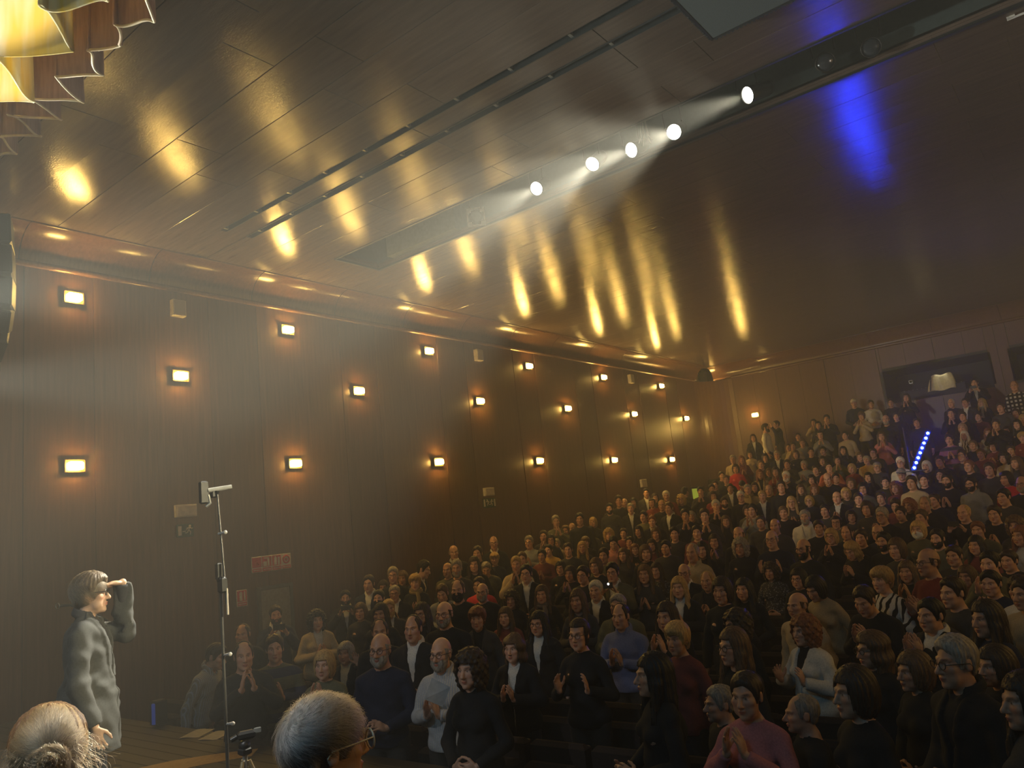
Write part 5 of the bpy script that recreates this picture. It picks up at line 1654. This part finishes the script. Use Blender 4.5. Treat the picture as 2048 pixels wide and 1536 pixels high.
# camera on a low tripod
pb = on_y(488, 1466, 2.35)
t = thing('tripod_camera', 'small camcorder on a silver tripod at the stage edge', 'camera', (pb[0], pb[1], STAGE))
ht = pb[2] - STAGE
MB().tube([(0, 0, ht * .52), (0, 0, ht * .86)], .013, 10).lathe([(0, -.03), (.028, -.03), (.030, .01), (.02, .03), (0, .03)], (0, 0, ht * .62), 'z', 14).build('column', M_METAL, t)
MB().box((0, 0, ht * .88), (.05, .05, .035), .008).lathe([(0, -.02), (.024, -.018), (.024, .018), (0, .02)], (0, 0, ht * .92), 'x', 12).build('pan_head', M_BLACKMETAL, t)
MB().box(al(.01, ht * .985), (.045, .085, .042), .012, Matrix.Rotation(-.43, 3, 'Z')).build('camcorder_body', M_BLACKMETAL, t)
MB().box(al(.066, ht * 1.0), (.010, .036, .028), .004, Matrix.Rotation(-.43, 3, 'Z')).build('flip_screen', plain('flip_screen_case', (.16, .17, .16), .3), t)
MB().tube([al(-.035, ht * .985), al(-.065, ht * .97)], .013, 10).build('lens_barrel', M_BLACKMETAL, t)
tripod_legs(t, ht * .82, .24, .010, plain('tripod_brass', (.38, .31, .18), .35, .7), 3, .9)

# sheets of paper
M_PAPER = plain('paper', (.34, .31, .25), .8)
for (px, py, w, rz, lab) in ((395, 1467, .20, .5, 'sheet of paper lying on the dark stage floor, nearer the left wall'), (432, 1471, .20, .45, 'sheet of paper lying on the dark stage floor, nearer the microphone stand')):
    p = on_z(px, py, STAGE + .004)
    v, f = [], []
    for i in range(6):
        for j in range(2): v.append(((i / 5 - .5) * w, (j - .5) * .28, .004 * math.sin(i * 1.1)))
    n0 = len(v); v += [(a, b, c - .002) for a, b, c in v]
    for i in range(5): f += [(i * 2, i * 2 + 2, i * 2 + 3, i * 2 + 1), (n0 + i * 2 + 1, n0 + i * 2 + 3, n0 + i * 2 + 2, n0 + i * 2), (i * 2, n0 + i * 2, n0 + i * 2 + 2, i * 2 + 2), (i * 2 + 1, i * 2 + 3, n0 + i * 2 + 3, n0 + i * 2 + 1)]
    f += [(0, 1, n0 + 1, n0), (10, n0 + 10, n0 + 11, 11)]
    tag(MB().add(v, f).build('paper_sheet', M_PAPER, None, (p[0], p[1], STAGE + .007), (0, 0, rz)), lab, 'paper')
q = on_y(874, 1384, 4.12); v = [(-.075, 0, -.07), (.075, .01, -.09), (.08, -.012, .06), (-.065, 0, .085)]
tag(MB().add(v + [(a, b + .002, c) for a, b, c in v], [(0, 1, 2, 3), (7, 6, 5, 4), (0, 4, 5, 1), (1, 5, 6, 2), (2, 6, 7, 3), (3, 7, 4, 0)]).build('paper_sheet', plain('white_paper', (.62, .60, .58), .8), None, tuple(q), (.1, .4, .9)), 'white sheet of paper held by the person in the striped shirt, front row', 'paper')
# small blue uplighter by the stage side
p = on_z(318, 1452, STAGE)
t = thing('uplighter', 'small box uplighter glowing deep blue on the stage floor', 'lamp', (p[0], p[1], STAGE))
MB().box((0, 0, .13), (.12, .12, .24), .01).build('housing', M_BLACKMETAL, t)
MB().box((.03, -.055, .13), (.05, .03, .20), .004, Matrix.Rotation(.6, 3, 'Z')).build('lens', emit('blue_lens', (.03, .08, .42), .16), t)

# ------------------------------------------------------------------ hanging line-array loudspeaker at the left edge
M_ARR = plain('array_black', (.016, .021, .023), .55)
M_ARRG = plain('array_grille', (.020, .026, .028), .7, scale=400, var=.5)
pe = [on_y(px, py, 3.3) for px, py in ((24, 440), (27, 500), (29, 560), (27, 620), (20, 668), (4, 712), (-25, 748))]
t = thing('line_array', 'tall black hanging loudspeaker with curved lower end at the stage side', 'speaker', (pe[0][0], pe[0][1], pe[0][2] + .1))
o0 = Vector(t.location)
axx = Vector((.42, .91, 0)).normalized()
for i in range(len(pe) - 1):
    a, b = Vector(pe[i]) - o0, Vector(pe[i + 1]) - o0
    m = (a + b) / 2; dv = (b - a); L = dv.length
    zz = -dv.normalized(); xx = (axx - zz * axx.dot(zz)).normalized(); yy = zz.cross(xx)
    R = Matrix((xx, yy, zz)).transposed()
    cab = MB().box((-.33, 0, 0), (.66, .36, L * .97), .02)
    c = put('cabinet', cab.mesh('cabinet', M_ARR), t); c.matrix_local = Matrix.Translation(m) @ R.to_4x4()
    g = put('grille', MB().box((-.30, -.185, 0), (.54, .012, L * .85), .004).mesh('grille', M_ARRG), c)
MB().tube([(-.3, 0, .0), (-.3, 0, 2.6)], .02, 8).build('hoist_chain', M_BLACKMETAL, t)

# ------------------------------------------------------------------ stage curtains: a brown border with corded hem, a bright yellow border behind
def curtain_cloth():
    m, nt, b = new_mat('curtain_velour'); n = noise(nt, 8, 4, .6, sc=(5, 5, .4)); r = ramp(nt, n.outputs['Fac'], [(.3, (.20, .105, .07)), (.7, (.33, .185, .125))])
    link(nt, r.outputs[0], b.inputs['Base Color']); b.inputs['Roughness'].default_value = .8; b.inputs['Sheen Weight'].default_value = .3
    return m
def bright_cloth():
    m, nt, b = new_mat('yellow_border_cloth'); n = noise(nt, 3, 3, .5, sc=(3, 3, .4)); r = ramp(nt, n.outputs['Fac'], [(.35, (.85, .80, .62)), (.65, (.80, .60, .10))])
    link(nt, r.outputs[0], b.inputs['Base Color']); b.inputs['Roughness'].default_value = .75
    tr = nt.nodes.new('ShaderNodeBsdfTranslucent'); link(nt, r.outputs[0], tr.inputs['Color']); mx = nt.nodes.new('ShaderNodeMixShader'); mx.inputs[0].default_value = .5
    link(nt, b.outputs[0], mx.inputs[1]); link(nt, tr.outputs[0], mx.inputs[2]); link(nt, mx.outputs[0], nt.nodes['Material Output'].inputs['Surface']); return m
def curtain(name, label, y0, z0, z1, xa, xb, amp, wl, mat, hem_mat, seed):
    g = random.Random(seed); t = thing(name, label, 'curtain', (xa, y0, z0))
    pts = []; n = int((xb - xa) / .006); ph = 0
    for i in range(n + 1):
        u = (xb - xa) * i / n; w = 2 * PI * u / wl + .7 * math.sin(u * 1.9 + seed) + .4 * math.sin(u * 4.3)
        a = amp * (.75 + .35 * math.sin(u * 2.7 + seed))
        pts.append((u + .085 * wl * math.sin(2 * w), a * math.sin(w) + .012 * math.sin(2.3 * w), .012 * math.sin(5 * u)))
    NZ = 10; v, f = [], []
    for i, (a, b, c) in enumerate(pts):
        for k in range(NZ + 1):
            s = k / NZ; v.append((a * (1 - .0 * s), b * (1 - .35 * s), c * (1 - s) + (z1 - z0) * s))
    for i in range(n):
        for k in range(NZ): q = i * (NZ + 1) + k; f.append((q, q + NZ + 1, q + NZ + 2, q + 1))
    o = put('cloth', MB().add(v, f, True).mesh('cloth', mat), t)
    sm = o.modifiers.new('thickness', 'SOLIDIFY'); sm.thickness = .012
    if hem_mat: MB().tube(pts, .010, 6).build('hem_cord', hem_mat, t)
    return t
M_HEM = plain('hem_cord', (.62, .52, .36), .6)
M_VEL = curtain_cloth()
yb = 2.2; zb_ = yb * 1.555
curtain('curtain', 'brown pleated stage border with a pale wavy corded hem', yb, zb_, zb_ + 1.6, -7.6, -2.2, .15, .40, M_VEL, M_HEM, 3)
y2 = 1.5; z2_ = on_y(60, 120, y2)[2]
curtain('curtain', 'bright yellow-white stage border glowing behind the brown one', y2, z2_, z2_ + 1.8, -6.6, -3.0, .16, .62, bright_cloth(), None, 8)
